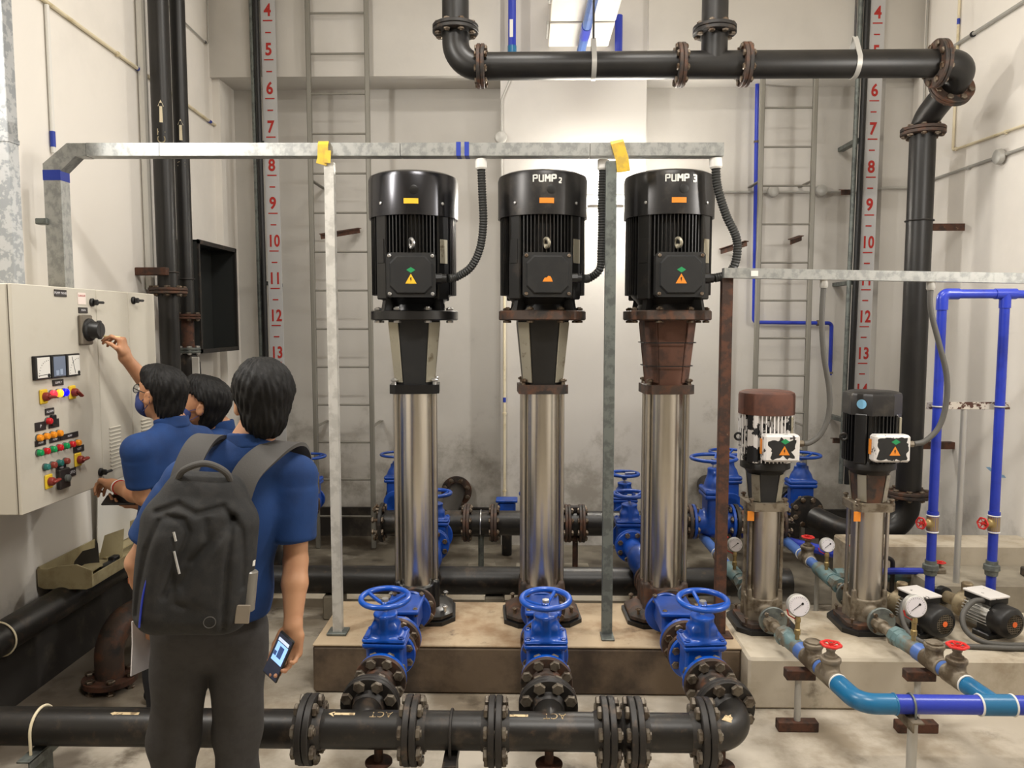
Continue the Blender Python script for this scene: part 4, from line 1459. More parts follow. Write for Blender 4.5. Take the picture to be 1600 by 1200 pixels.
    if g.get('text'):
        vs, fs = [], []
        def stroke(x0, y0, x1, y1, w):
            L = math.hypot(x1-x0, y1-y0)
            nx, ny = -(y1-y0)/L*w/2, (x1-x0)/L*w/2
            o = len(vs)
            vs.extend([(x0+nx, y0+ny, .001), (x0-nx, y0-ny, .001), (x1-nx, y1-ny, .001), (x1+nx, y1+ny, .001)])
            fs.append((o, o+1, o+2, o+3))
        glyphs = {'P': [((0, 0), (0, 1)), ((.05, .95), (.55, .95)), ((.55, 1), (.55, .45)), ((.5, .5), (.12, .5))], 'U': [((0, 1), (0, .05)), ((0, .05), (.55, .05)), ((.55, 0), (.55, 1))],
                  'M': [((0, 0), (0, 1)), ((.02, .98), (.32, .4)), ((.32, .4), (.62, .98)), ((.64, 0), (.64, 1))], '2': [((0, .92), (.5, .92)), ((.5, .95), (.5, .5)), ((.5, .5), (0, .08)), ((0, .06), (.55, .06))],
                  '3': [((0, .93), (.5, .93)), ((.5, 1), (.5, 0)), ((.12, .52), (.5, .52)), ((0, .06), (.5, .06))]}
        num = g['text'][-1]
        px = -.066
        for ch, sz, dy, w in (('P', .034, 0, .0062), ('U', .034, 0, .0062), ('M', .035, 0, .0085), ('P', .035, 0, .0085), (num, .026 if num == '2' else .034, -.004 if num == '2' else 0, .006 if num == '2' else .0095)):
            if ch == num: px += .004 if num == '2' else .014
            for (ax, ay), (bx, by) in glyphs[ch]:
                stroke(px+ax*sz, ay*sz+dy-.017, px+bx*sz, by*sz+dy-.017, w)
            px += sz*(.86 if ch != 'M' else .95)
        on_cyl(fc, 'painted_number', m_white, vs, fs, .2325, 2.287)
    # terminal box
    b = MB()
    loft(b, [[(x, -y, z) for x, z in [(p[0], p[1]+1.815) for p in oct_ring(w, h, .012)]] for y, w, h in ((.18, .10, .09), (.215, .118, .106), (.282, .118, .106))][::-1])
    tb = b.build('terminal_box', g['box'], t)
    b = MB()
    loft(b, [[(x, -y, z) for x, z in [(p[0], p[1]+1.815) for p in oct_ring(w, h, c)]] for y, w, h, c in ((.282, .120, .108, .012), (.290, .120, .108, .012), (.291, .104, .092, .034), (.302, .098, .086, .034))][::-1])
    b.build('box_cover', g['box'], tb)
    for x in (-1, 1):
        for z in (-1, 1):
            MB().lathe((x*.104, -.290, 1.815+z*.092), (0, -1, 0), [(.009, 0), (.009, .005), (.006, .008)], 12).build('screw', m_zinc if g['yellow'] else m_bolt, tb)
    if g['diamond']:
        b = MB()
        b.prism([(-.022, 0), (0, -.014), (.022, 0), (0, .014)], .001, Matrix.Translation((.0, -.302, 1.838)) @ Matrix.Rotation(PI/2, 4, 'X'))
        b.build('diamond_sticker', m_green, tb, smooth=False)
    if g.get('torn'):
        b = MB()
        b.prism([(-.026, -.014), (.024, -.014), (.018, .002), (.012, .012), (.002, .014), (-.006, .006), (-.014, .006), (-.020, -.002)], .001, Matrix.Translation((.0, -.302, 1.795)) @ Matrix.Rotation(PI/2, 4, 'X'))
        b.build('torn_sticker', m_orange, tb, smooth=False)
    else:
        warn_triangle(tb, (.0, 1.795), .055, m_ystick if g['yellow'] else m_orange, -.302)
    b = MB()
    b.cyl((.118, -.245, 1.80), (.150, -.245, 1.80), .026, n=8).cyl((.15, -.245, 1.80), (.172, -.245, 1.80), .022, n=20)
    b.build('cable_gland', m_dark, tb)
    b = MB()
    b.torus((0, -.225, 1.975), (.85, .5, .1), .022, .008, 20, 8).cyl((0, -.195, 1.955), (0, -.222, 1.958), .012)
    b.build('lifting_eye', m_zinc if g['yellow'] else m_guard, t)
    return t

st1 = dict(base=m_motor, bolt=m_zinc, port=m_flange, steel=m_steel, rod=m_steeldull, clamp=m_motor, bolt2=m_zinc, stool=m_box, guard=m_guard, mflange=m_motor, motor=m_motor, fan=m_fan, box=m_box, yellow=True, diamond=True)
st2 = dict(base=m_flange, bolt=m_bolt, port=m_flange, steel=m_steel, rod=m_steeldull, clamp=m_flange, bolt2=m_bolt, stool=m_motord, guard=m_guard, mflange=m_flange, motor=m_motord, fan=m_fand, box=m_box, yellow=False, diamond=False, torn=True, text='PUMP 2')
m_wrap = M('brown_wrap', S(98, 66, 52), .75, c2=S(70, 50, 42), sc=9, lo=.45, hi=.65)
st3 = dict(st2, stool=m_wrap, guard=m_wrap, diamond=True, torn=False, text='PUMP 3')
ZP = .25
pa = tall_pump('clean black tall pump with yellow sticker, first from the left', (-.594, 4.055, ZP), .09, st1)
pb = tall_pump('tall pump lettered PUMP 2 in white on its fan cover', (.078, 4.055, ZP), .07, st2)
pc = tall_pump('tall pump lettered PUMP 3 with rust brown neck', (.731, 4.055, ZP), .04, st3)
for z in (1.36, 1.48):
    b = MB()
    rr = .112+.035*(z-1.26)/.33
    b.strip([(x, y, z) for x, y in oct_ring(rr, rr, rr*.42)]+[(-rr+rr*.42, -rr, z)], (0, 0, 1), .005, .002)
    ORG[pc.name] = V()
    b.build('wire_tie', m_dark, pc)

# corrugated conduits from the galvanised tray to the motors
def flexible(label, pts, r, mat, gland_mat, ribs=True, step=.0065, amp=.10):
    t = thing('flexible_conduit', label, 'conduit', pts[-1])
    path = resample(smooth_path(pts, 24), step)
    MB().tube(path, r, 14, rf=(lambda i, k: r*(1+amp*(1 if i % 2 else -1))) if ribs else None).build('corrugated_tube', mat, t)
    p, d = path[0], (path[1]-path[0]).normalized()
    MB().lathe(p-d*.02, d, [(r*1.45, 0), (r*1.5, .006), (r*1.5, .042), (r*1.2, .05)], 18).build('collar', gland_mat, t)
    return t
def gl(p, rz, x=.175):
    c, s = math.cos(rz), math.sin(rz)
    return (p[0]+x*c+.245*s, p[1]+x*s-.245*c, ZP+1.80)
g1, g2, g3 = gl(pa.location, .09), gl(pb.location, .07), gl(pc.location, .04)
flexible('black corrugated conduit looping down to the first motor', [(-.228, 3.83, 2.61), (-.222, 3.83, 2.45), (-.218, 3.83, 2.32), (-.235, 3.84, 2.20), (-.28, 3.85, 2.11), (-.35, 3.86, 2.062), g1], .0195, m_flex, m_white)
flexible('black corrugated conduit passing the post to PUMP 2 motor', [(.372, 3.86, 2.61), (.366, 3.86, 2.45), (.368, 3.86, 2.32), (.366, 3.86, 2.19), (.36, 3.86, 2.10), (.31, 3.87, 2.055), g2], .0195, m_flex, m_white)
flexible('black corrugated conduit curving down to PUMP 3 motor', [(.915, 3.83, 2.61), (.925, 3.83, 2.50), (.97, 3.83, 2.36), (1.025, 3.83, 2.24), (1.022, 3.83, 2.13), (.985, 3.84, 2.07), g3], .0205, m_flex, m_white)

# ---------------------------------------------------------------- galvanised tray frames
tr = thing('cable_trunking', 'galvanised cable trunking from the panel across above the tall pumps', 'trunking', (-.7, 3.8, 2.67))
def beam(b, p, q, w, h):
    p, q = V(p), V(q)
    d = (q-p).normalized()
    u = V((0, 1, 0))
    n = d.cross(u).normalized()
    vs = []
    for e in (p, q):
        for a, c in ((-1, -1), (1, -1), (1, 1), (-1, 1)): vs.append(e+u*(a*w/2)+n*(c*h/2))
    return b.add(vs, [(0, 1, 2, 3)[::-1], (4, 5, 6, 7), (0, 1, 5, 4), (1, 2, 6, 5), (2, 3, 7, 6), (3, 0, 4, 7)])
zt = 2.672
for x0, x1 in ((-2.16, -1.80), (-1.797, -.62), (-.617, .30), (.303, .945)):
    b = MB()
    beam(b, (x0, 3.83, zt+.008*(-.7-x0)/2), (x1, 3.83, zt+.008*(-.7-x1)/2), .075, .062)
    b.build('tray_length', m_galv, tr, smooth=False)
b = MB()
b.prism([(-2.162, zt+.036), (-2.255, zt+.036), (-2.378, zt-.062), (-2.378, zt-.125), (-2.292, zt-.125), (-2.292, zt-.098), (-2.215, zt-.027), (-2.162, zt-.027)], .075, Matrix.Translation((0, 3.8675, 0)) @ Matrix.Rotation(PI/2, 4, 'X'))
b.build('elbow_piece', m_galv, tr, smooth=False)
b = MB()
b.box((-2.335, 3.83, 2.28), (.085, .075, .60))
b.build('vertical_length', m_galv, tr, smooth=False)
for x, w in ((-.335, .022), (-.295, .022)):
    MB().box((x, 3.83, zt), (w, .078, .066)).build('tape_band', m_tapeblue, tr, smooth=False)
MB().box((-2.335, 3.83, 2.555), (.088, .078, .05)).build('tape_band', m_tapeblue, tr, smooth=False)
MB().box((-2.39, 3.80, 2.33), (.06, .05, .03), .004).build('side_clamp', m_galvdark, tr)
t = thing('support_post', 'pale slotted steel post on the left end of plinth', 'post', (-.985, 3.80, ZP))
b = MB()
b.box((-.985, 3.80, 1.43), (.006, .042, 2.36)).box((-.965, 3.782, 1.43), (.042, .005, 2.36)).box((-.945, 3.80, 1.43), (.006, .042, 2.36))
b.build('channel', m_galvpale, t, smooth=False)
MB().box((-.965, 3.80, .258), (.10, .09, .012), .002).build('foot_plate', m_galvdark, t)
t = thing('support_post', 'grey steel post between PUMP 2 and PUMP 3', 'post', (.41, 3.80, ZP))
b = MB()
b.box((.405, 3.80, 1.43), (.052, .040, 2.36), .002)
b.build('channel', m_galvdark, t)
MB().box((.405, 3.77, .256), (.065, .10, .010), .002).build('foot_plate', m_galvdark, t)
b = MB()
b.strip([(-.99, 3.79, zt+.036), (-.99, 3.776, zt+.02), (-.992, 3.774, zt-.045), (-1.0, 3.774, zt-.075)], (1, 0, 0), .05, .006)
b.strip([(-.965, 3.77, zt-.01), (-.968, 3.766, zt-.07)], (1, 0, -.3), .03, .004)
single('padding', b, m_yellow, 'yellow foam wrapped over the trunking at left post', 'padding')
b = MB()
b.strip([(.43, 3.80, zt+.034), (.432, 3.782, zt+.02), (.455, 3.776, zt-.06), (.462, 3.776, zt-.115)], (1, 0, .2), .062, .010)
single('padding', b, m_yellow, 'yellow foam strip hanging off the trunking at right post', 'padding')

tr2 = thing('cable_trunking', 'lower galvanised trunking above the small pumps at right', 'trunking', (1.9, 3.8, 2.07))
b = MB()
beam(b, (.955, 3.8, 2.074), (2.95, 3.8, 2.036), .05, .048)
b.build('tray_length', m_galv, tr2, smooth=False)
MB().box((1.10, 3.7735, 2.07), (.034, .002, .026)).build('white_label', m_white, tr2, smooth=False)
t = thing('support_post', 'rusty steel post at the right end of dark plinth', 'post', (.99, 3.8, ZP))
b = MB()
b.box((.978, 3.80, 1.15), (.050, .006, 1.80)).box((.956, 3.82, 1.15), (.006, .045, 1.80)).box((1.002, 3.82, 1.15), (.006, .045, 1.80))
b.build('channel', m_rust, t)
MB().box((.985, 3.80, .256), (.10, .09, .010), .002).build('foot_plate', m_rust, t)

# ---------------------------------------------------------------- small multistage pumps
def small_pump(label, loc, rusty):
    t = thing('multistage_pump', label, 'pump', loc, None, 0, local=True)
    g = m_flange
    MB().prism(oct_ring(.155, .16, .06), .024).build('rubber_pad', m_dark, t)
    MB().prism(oct_ring(.125, .13, .04), .022, Matrix.Translation((0, 0, .024))).build('base_plate', g, t)
    for x in (-1, 1):
        for y in (-1, 1): place('anchor_bolt', bolt_mesh(.006, .03, m_bolt), t, (x*.105, y*.10, .05), (0, 0, 1))
    it = [('+', 0, ('cyl', (0, 0, .04), (0, 0, .16), .088, .006)), ('+', .02, ('cyl', (0, -.19, .095), (0, .19, .095), .034, .003))]
    for x in (-1, 1):
        for y in (-1, 1): it.append(('+', .012, ('cap', (x*.078, y*.05, .03), (x*.078, y*.05, .20), .018, .013)))
    field_obj('lower_housing', it, .005, m_bronze, t)
    for sg in (-1, 1):
        f = flange(t, (0, sg*.2, .095), (0, sg, 0), .07, .016, m_galvdark, 4, .006, .03, spin=PI/4)
    MB().lathe((0, 0, .15), (0, 0, 1), [(.080, 0), (.080, .50)], 40).build('steel_sleeve', m_steeldull, t)
    for x in (-1, 1):
        for y in (-1, 1):
            MB().box((x*.080, y*.048, .41), (.014, .022, .52), .003).build('tie_strap', m_steeldull if not rusty else m_bronze, t)
    b = MB()
    loft(b, [[(x, y, z) for x, y in oct_ring(.105, .10, .03)] for z in (.625, .665)])
    b.build('head_plate', m_bronze, t)
    for x in (-1, 1):
        for y in (-1, 1): place('bolt', bolt_mesh(.008, .016, m_bolt), t, (x*.085, y*.075, .67), (0, 0, 1))
    MB().box((-.092, -.086, .60), (.034, .004, .05)).build('orange_tag', m_orange, t)
    b = MB()
    loft(b, [[(x, y, .665) for x, y in oct_ring(.068, .068, .03)], [(x, y, .815) for x, y in oct_ring(.082, .082, .036)]])
    b.build('motor_stool', m_box if rusty else m_flange, t)
    for sx in (-1, 1):
        for sy in (-1, 1):
            n = V((sx, sy, 0)).normalized()
            s = V((-n.y, n.x, 0))
            p = [n*rr+s*(q*.022)+V((0, 0, z)) for z, rr in ((.67, .078), (.81, .094)) for q in (-1, 1)]
            th = n*.004
            MB().add(p+[q+th for q in p], [(0, 1, 3, 2), (4, 6, 7, 5), (0, 4, 5, 1), (2, 3, 7, 6), (0, 2, 6, 4), (1, 5, 7, 3)]).build('coupling_guard', m_guard, t)
    MB().lathe((0, 0, .81), (0, 0, 1), [(.09, 0), (.105, .02), (.125, .03), (.125, .055), (.115, .075)], 40).build('motor_flange', m_motord, t)
    b = MB()
    b.lathe((0, 0, .875), (0, 0, 1), [(.10, 0), (.116, .01), (.116, .25)], 40)
    for k in range(44):
        a = 2*PI*k/44
        q = (a+PI/4) % (PI/2)
        if q < .24 or q > PI/2-.24: continue
        b.T = Matrix.Rotation(a, 4, 'Z')
        b.box((.125, 0, 1.0), (.022, .005, .24))
    for k in range(4):
        b.T = Matrix.Rotation(PI/4+k*PI/2, 4, 'Z')
        b.box((.124, 0, 1.0), (.026, .060, .25), .004)
    b.T = Matrix()
    b.build('finned_housing', m_peel if rusty else m_motor, t)
    if rusty:
        b = MB()
        for k in range(44):
            a = 2*PI*k/44
            q = (a+PI/4) % (PI/2)
            if q < .24 or q > PI/2-.24: continue
            b.T = Matrix.Rotation(a, 4, 'Z')
            b.box((.1365, 0, 1.0), (.004, .0055, .24))
        b.build('worn_fin_edges', m_whitechip, t)
    prof = [(.138, 0), (.140, 0), (.140, .095), (.136, .108), (.12, .116), (0, .118)]
    b = MB()
    b.lathe((0, 0, 1.118), (0, 0, 1), prof, 48 if rusty else 8, False, 0 if rusty else PI/8)
    fc = b.build('fan_cover', m_rustcap if rusty else m_fand, t, sharp=30)
    if not rusty:
        a = -PI/2-PI/4
        MB().lathe((.130*math.cos(a), .130*math.sin(a), 1.175), (math.cos(a), math.sin(a), 0), [(.024, 0), (.024, .0012)], 24).build('round_sticker', m_skysticker, fc)
    b = MB()
    b.box((.022, -.163, .965), (.175, .07, .135), .010)
    tb = b.build('terminal_box', m_whitechip, t)
    rng = random.Random(4 if rusty else 9)
    pl = []
    for k in range(56):
        a = 2*PI*k/56
        m_ = max(abs(math.cos(a))/.074, abs(math.sin(a))/.056)
        j = (.98+.06*math.sin(7*a+1)+rng.uniform(-.05, .05)) if not rusty else (.80+.13*math.sin(5*a)+.08*math.sin(11*a+2)+rng.uniform(-.05, .05))
        pl.append((math.cos(a)/m_*j, math.sin(a)/m_*j))
    b = MB()
    b.prism(pl, .0006, Matrix.Translation((.022, -.1979, .965)) @ Matrix.Rotation(PI/2, 4, 'X'))
    b.build('black_paint_patch', m_box, tb, smooth=False)
    b = MB()
    b.prism([(-.022, 0), (0, -.014), (.022, 0), (0, .014)], .001, Matrix.Translation((.035, -.1982, 1.0)) @ Matrix.Rotation(PI/2, 4, 'X'))
    b.build('diamond_sticker', m_green, tb, smooth=False)
    warn_triangle(tb, (.032, .955), .052, m_orange, -.1984)
    MB().box((-.069, -.15, .97), (.004, .022, .075)).build('orange_tag', m_orange, tb)
    MB().cyl((.109, -.165, .985), (.135, -.165, .985), .016, n=8).build('cable_gland', m_bronze, tb)
    MB().box((.098, -.083, 1.06), (.012, .05, .10), .002, rot('Z', 0)).build('name_plate', m_guard, t)
    b = MB()
    b.torus((-.146, -.02, 1.0), (.3, 1, 0), .017, .006, 18, 8)
    b.build('lifting_eye', m_motord, t)
    return t
m_whitechip = M('chipped_white', S(216, 212, 208), .55, c2=S(60, 54, 52), sc=22, lo=.6, hi=.63)
m_rustcap = M('rusted_cap', S(92, 56, 42), .75, c2=S(74, 47, 38), sc=12, lo=.42, hi=.64)
m_skysticker = M('pale_blue_sticker', S(128, 188, 224), .5)
qa = small_pump('near small pump with rusted motor cap and peeling paint', (1.232, 3.96, ZP), True)
qb = small_pump('far small pump with black motor cap at right', (1.77, 3.96, ZP), False)
flexible('grey flexible conduit from lower trunking to rust capped motor', [(1.445, 3.80, 2.03), (1.44, 3.80, 1.86), (1.455, 3.80, 1.68), (1.488, 3.80, 1.50), (1.487, 3.80, 1.37), (1.45, 3.80, 1.28), (1.40, 3.80, 1.24), (1.365, 3.797, 1.235)], .0135, m_flexgrey, m_greycond, False)
flexible('grey flexible conduit from lower trunking to black capped motor', [(1.96, 3.80, 2.02), (1.965, 3.80, 1.90), (2.01, 3.80, 1.74), (2.055, 3.80, 1.58), (2.06, 3.80, 1.44), (2.03, 3.80, 1.32), (1.965, 3.80, 1.25), (1.905, 3.797, 1.235)], .0135, m_flexgrey, m_greycond, False)

# ---------------------------------------------------------------- discharge lines, gauges, valves of the small pumps
def hand_wheel(parent, c, R, up=(0, 0, 1), mat=None):
    mat = mat or m_redhw
    b = MB()
    u, w, n = basis(up)
    c = V(c)
    b.tube([c+u*(R*(1+.06*math.cos(6*a))*math.cos(a))+w*(R*(1+.06*math.cos(6*a))*math.sin(a)) for a in [2*PI*i/48 for i in range(48)]], R*.16, 8, True)
    for k in range(3):
        a = PI*k/3
        b.tube([c-(u*math.cos(a)+w*math.sin(a))*R, c-n*.006, c+(u*math.cos(a)+w*math.sin(a))*R], R*.10, 8)
    b.cyl(c-n*.012, c+n*.008, R*.26, n=14)
    return b.build('handwheel', mat, parent)

def gauge(label, base, zc, R, face=(0, -1, .12), red_loop=True):
    t = thing('pressure_gauge', label, 'gauge', base)
    f = V(face).normalized()
    c = V((base[0], base[1], zc))
    MB().lathe(c+f*.014, -f, [(0, 0), (R*.92, 0), (R, .004), (R, .03), (R*.7, .034), (0, .034)], 36, False).build('case', m_greycond, t)
    fa = MB().lathe(c+f*.0150, -f, [(0, 0), (R*.90, 0), (R*.90, .002)], 36, False).build('dial_face', m_dial, t)
    u, w, n = basis(f)
    up = V((0, 0, 1))-f*f.z
    up.normalize()
    rt = up.cross(f)
    b = MB()
    k = c+f*.0158+rt*R*.12+up*R*.10
    b.strip([k+(rt*.75+up*.55).normalized()*R*.28, k-(rt*.8+up*.6).normalized()*R*.75], up.cross(rt*.8+up*.6), .004, .001)
    b.lathe(c+f*.0158+rt*R*.30+up*R*.22, f, [(R*.11, 0), (R*.11, .001)], 12)
    for i in range(22):
        a = -PI*.75+PI*1.5*i/21
        p = c+f*.0154+(rt*math.sin(a)+up*math.cos(a))*R*.78
        b.box(p, (.0014, .0008, .005 if i % 3 == 0 else .003), 0, Matrix((rt, -f, up)).transposed().to_4x4() @ Matrix.Rotation(a, 4, 'Y'))
    b.build('pointer', m_dark, t, smooth=False)
    b = MB()
    z0, z1 = base[2], zc-R*.95
    b.lathe((base[0], base[1], z0), (0, 0, 1), [(.010, 0), (.010, (z1-z0)*.2), (.014, (z1-z0)*.22), (.014, (z1-z0)*.42), (.011, (z1-z0)*.45), (.011, (z1-z0)*.72), (.014, (z1-z0)*.75), (.014, (z1-z0)*.9), (.008, (z1-z0))], 12)
    b.build('gauge_cock', m_brass, t)
    if red_loop:
        b = MB()
        b.strip([(base[0]-.012, base[1], zc-R*1.25), (base[0]-.045, base[1]-.005, zc-R*.85), (base[0]-.05, base[1], zc-R*.4)], (0, 1, 0), .012, .004)
        b.build('red_lever', m_redp, t)
    return t
m_dial = M('dial_white', S(226, 222, 226), .35)

def pvc_line(which, X0, X1, Z0, Z1):
    A, B = V((X0, 3.755, Z0)), V((X1, 2.97, Z1))
    d = (B-A).normalized()
    def on(y): return A+(B-A)*((y-3.755)/(2.97-3.755))
    t = thing('discharge_line', which+' dull blue discharge line with unions in front of plinth', 'pipe', on(3.4))
    MB().lathe(on(3.755), d, [(.030, 0), (.030, .03), (.034, .032), (.034, .06), (.027, .062)], 8).build('union', m_bronze, t)
    MB().lathe(on(3.70), d, [(.024, 0), (.024, .06), (.029, .062), (.029, .075), (.024, .077), (.024, .10)], 20).build('nipple', m_bronze, t)
    MB().lathe(on(3.605), d, [(.046, 0), (.048, .004), (.048, .03), (.043, .034), (.043, .06), (.038, .065)], 8).build('union', m_tealdull, t)
    MB().cyl(on(3.545), on(3.43), .039, .036, 24).build('tube', m_tealdull, t)
    MB().cyl(on(3.44), on(3.38), .040, n=24, ch=.003).build('socket', m_pvclt, t)
    MB().cyl(on(3.38), on(3.20), .034, n=24).build('tube', m_pvclt, t)
    return t, on, d
def bronze_valve(label, c, d, wheel, check=False):
    t = thing('check_valve' if check else 'globe_valve', label, 'valve', c)
    c, d = V(c), V(d)
    it = [('+', 0, ('cyl', c-d*.058, c+d*.058, .041, .004)), ('+', .012, ('cyl', c, c+V((0, 0, .075)), .037, .006)), ('+', .01, ('cyl', c+V((0, 0, .066)), c+V((0, 0, .085)), .043, .005))]
    field_obj('valve_body', it, .0042, m_bronze, t)
    if check:
        MB().lathe(c+V((0, 0, .084)), (0, 0, 1), [(.036, 0), (.036, .008), (.028, .012), (.015, .013)], 8).build('cap', m_bronze, t)
    else:
        MB().lathe(c+V((0, 0, .083)), (0, 0, 1), [(.028, 0), (.028, .012), (.02, .014), (.016, .03), (.02, .032), (.02, .04), (.007, .042), (.007, .065)], 12).build('stem', m_bronze, t)
        hand_wheel(t, c+V((0, 0, .14)), wheel)
    return t
for i, (X0, X1, Z0, Z1) in enumerate(((1.205, 1.325, .345, .325), (1.738, 1.855, .345, .325))):
    nm = ('left', 'right')[i]
    t, on, d = pvc_line(nm, X0, X1, Z0, Z1)
    bronze_valve(nm+' bronze check valve with capped top on discharge line', on(3.33), d, 0, True)
    bronze_valve(nm+' bronze gate valve with red handwheel in front of plinth', on(3.19), d, .038)
    MB().torus(on(3.13), d, .037, .004, 28, 8).build('white_joint', m_white, t)
    gauge(nm+' pressure gauge in front of small pumps', tuple(on(3.47)+V((0, 0, .036))), .535, .051)
    s = on(3.30)
    u = thing('pipe_stand', nm+' rusty T-shaped stand under the discharge line', 'pipe support', (s.x-.06, 3.34, 0))
    MB().box((s.x-.05, 3.36, .262), (.13, .05, .045), .003).build('angle_rail', m_rust, u)
    MB().cyl((s.x-.055, 3.36, .03), (s.x-.055, 3.36, .25), .0145, n=14).build('post', m_greycond, u)
    MB().box((s.x-.055, 3.36, .0225), (.18, .05, .045), .003).build('foot_angle', m_rust, u)
ZH, YH = .322, 2.97
hd = thing('blue_header', 'bright blue PVC header crossing the lower right corner', 'pipe', (1.8, YH, ZH))
MB().tube(fillet([(1.302, 3.13, .326), (1.325, YH, ZH), (1.46, YH, ZH)], .075, 10), .040, 24).build('elbow', m_teal, hd)
MB().cyl((1.455, YH, ZH), (1.80, YH, ZH), .037, n=28).build('tube', m_pvc, hd)
MB().cyl((1.795, YH, ZH), (1.92, YH, ZH), .041, n=28, ch=.002).build('tee_sleeve', m_teal, hd)
MB().tube(fillet([(1.834, 3.13, .326), (1.858, YH, ZH)], .05), .038, 24).build('tee_branch', m_teal, hd)
MB().cyl((1.915, YH, ZH), (2.7, YH, ZH), .037, n=28).build('tube', m_pvc, hd)
for x in (1.792, 1.923):
    MB().torus((x, YH, ZH), (1, 0, 0), .040, .0042, 32, 8).build('white_joint', m_white, hd)
MB().torus((1.46, YH, ZH), (1, 0, 0), .0395, .004, 32, 8).build('teal_joint', m_teal, hd)
u = thing('pipe_stand', 'tall round post with angle top under the blue header', 'pipe support', (1.50, 2.97, 0))
b = MB()
b.box((1.525, 2.97, ZH-.045), (.04, .14, .006)).box((1.503, 2.97, ZH-.062), (.006, .14, .04))
b.build('angle_rail', m_bronze, u)
MB().cyl((1.525, 2.95, 0), (1.525, 2.95, ZH-.05), .019, n=18).build('post', m_greycond, u)
band(u, (1.525, YH, ZH), (1, 0, 0), .037, m_galvdark, .0045, .04)

# suction lines behind the small pumps
for i, X0 in enumerate((1.235, 1.772)):
    nm = ('left', 'right')[i]
    A, B = V((X0, 4.165, .345)), V((X0-.02, 5.4, .36))
    d = (B-A).normalized()
    t = thing('suction_line', nm+' suction line running back from a small pump', 'pipe', A)
    MB().lathe(A, d, [(.032, 0), (.032, .05), (.027, .052), (.027, .10)], 8).build('union', m_bronze, t)
    MB().lathe(A+d*.11, d, [(.045, 0), (.045, .04), (.039, .045), (.039, .09)], 8).build('union', m_tealdull, t)
    MB().cyl(A+d*.20, A+d*.42, .042, n=24).build('tube', m_tealdull, t)
    MB().cyl(A+d*.42, A+d*.54, .030, n=20).build('tube', m_pvclt, t)
    MB().torus(A+d*.545, d, .032, .004, 24, 8).build('white_joint', m_white, t)
    MB().cyl(A+d*.66, B, .032, n=20).build('tube', m_pvclt, t)
    MB().torus(A+d*.70, d, .034, .004, 24, 8).build('white_joint', m_white, t)
    bronze_valve(nm+' bronze gate valve with red handwheel behind small pumps', A+d*.60, d, .034)
    gauge(nm+' pressure gauge behind small pumps', tuple(A+d*.28+V((-.01, 0, .038))), .535, .042)
    MB().cyl((X0, 4.62, .0), (X0, 4.62, .31), .014, n=12).build('stub_post', m_greycond, t)
t = conduit('blue_pipe', 'teal cross pipe joining the suction line behind far small pump', [(1.80, 4.43, .36), (2.25, 4.44, .36)], .040, m_tealdull, 'pipe')
t = conduit('blue_pipe', 'dark blue pipe slanting across behind the small pumps', [(1.36, 5.36, .36), (1.60, 5.30, .36), (2.10, 5.0, .30), (2.3, 5.0, .30)], .034, m_pvc, 'pipe', rad=.2)

# ---------------------------------------------------------------- squat motor pumps at the right
def squat_pump(label, x, y, rz):
    t = thing('motor_pump', label, 'pump', (x, y, ZP), None, rz, local=True)
    z = .098
    b = MB()
    b.lathe((0, -.13, z), (0, 1, 0), [(.050, -.02), (.070, -.012), (.078, 0), (.080, .06), (.078, .075)], 36, False)
    b.lathe((0, -.148, z), (0, 1, 0), [(0, .004), (.052, .004)], 36, False)
    fc = b.build('fan_cover', m_motord, t)
    b = MB()
    for k in range(9):
        q = -.045+k*.01125
        h = math.sqrt(max(.05**2-q*q, 0))
        b.box((q, -.147, z), (.0018, .003, 2*h))
        b.box((0, -.147, z+q), (2*h, .003, .0018))
    b.build('grille', m_bronze, fc, smooth=False)
    MB().lathe((0, -.149, z), (0, -1, 0), [(.014, 0), (.014, .002)], 20).build('round_sticker', m_orangeround, fc)
    b = MB()
    b.lathe((0, -.06, z), (0, 1, 0), [(.060, 0), (.060, .16)], 30)
    for k in range(28):
        a = 2*PI*k/28
        b.T = Matrix.Translation((0, .02, z)) @ Matrix.Rotation(a, 4, 'Y')
        b.box((.068, 0, 0), (.018, .15, .004))
    b.T = Matrix()
    b.build('finned_housing', m_greycond, t)
    b = MB()
    b.box((0, -.03, .014), (.17, .10, .028), .005).box((-.055, -.03, .05), (.02, .08, .06), .004).box((.055, -.03, .05), (.02, .08, .06), .004)
    b.build('foot', m_dark, t)
    b = MB()
    b.box((.0, .02, z+.082), (.12, .16, .035), .005)
    tb = b.build('terminal_box', m_motord, t)
    MB().box((.0, .02, z+.104), (.128, .168, .012), .003).build('box_lid', m_whitechip, tb)
    MB().box((-.064, -.035, z+.03), (.004, .05, .035), .001).build('name_plate', m_white, t)
    it = [('+', 0, ('cyl', (0, .09, z), (0, .17, z), .07, .012)), ('+', .012, ('cyl', (0, .13, z), (0, .27, z), .032, .004)), ('+', .012, ('cyl', (0, .135, z), (0, .135, z+.12), .028, .004))]
    field_obj('pump_casing', it, .005, m_dullbrass, t)
    MB().lathe((0, .265, z), (0, 1, 0), [(.028, 0), (.048, .004), (.048, .04), (.03, .045), (.03, .09)], 16).build('union', m_dark, t)
    return t
m_orangeround = M('orange_round', S(238, 110, 50), .5)
squat_pump('left of two squat grey motors with orange dot on plinth', 2.02, 3.87, .30)
squat_pump('right of two squat grey motors with orange dot, at frame edge', 2.36, 3.87, .30)
b = MB()
b.tube(smooth_path([(1.99, 3.84, .43), (1.91, 3.82, .43), (1.875, 3.78, .38), (1.885, 3.73, .31), (1.95, 3.69, .268), (2.08, 3.67, .264), (2.2, 3.66, .264), (2.35, 3.645, .264), (2.55, 3.65, .264)], 10), .0125, 12)
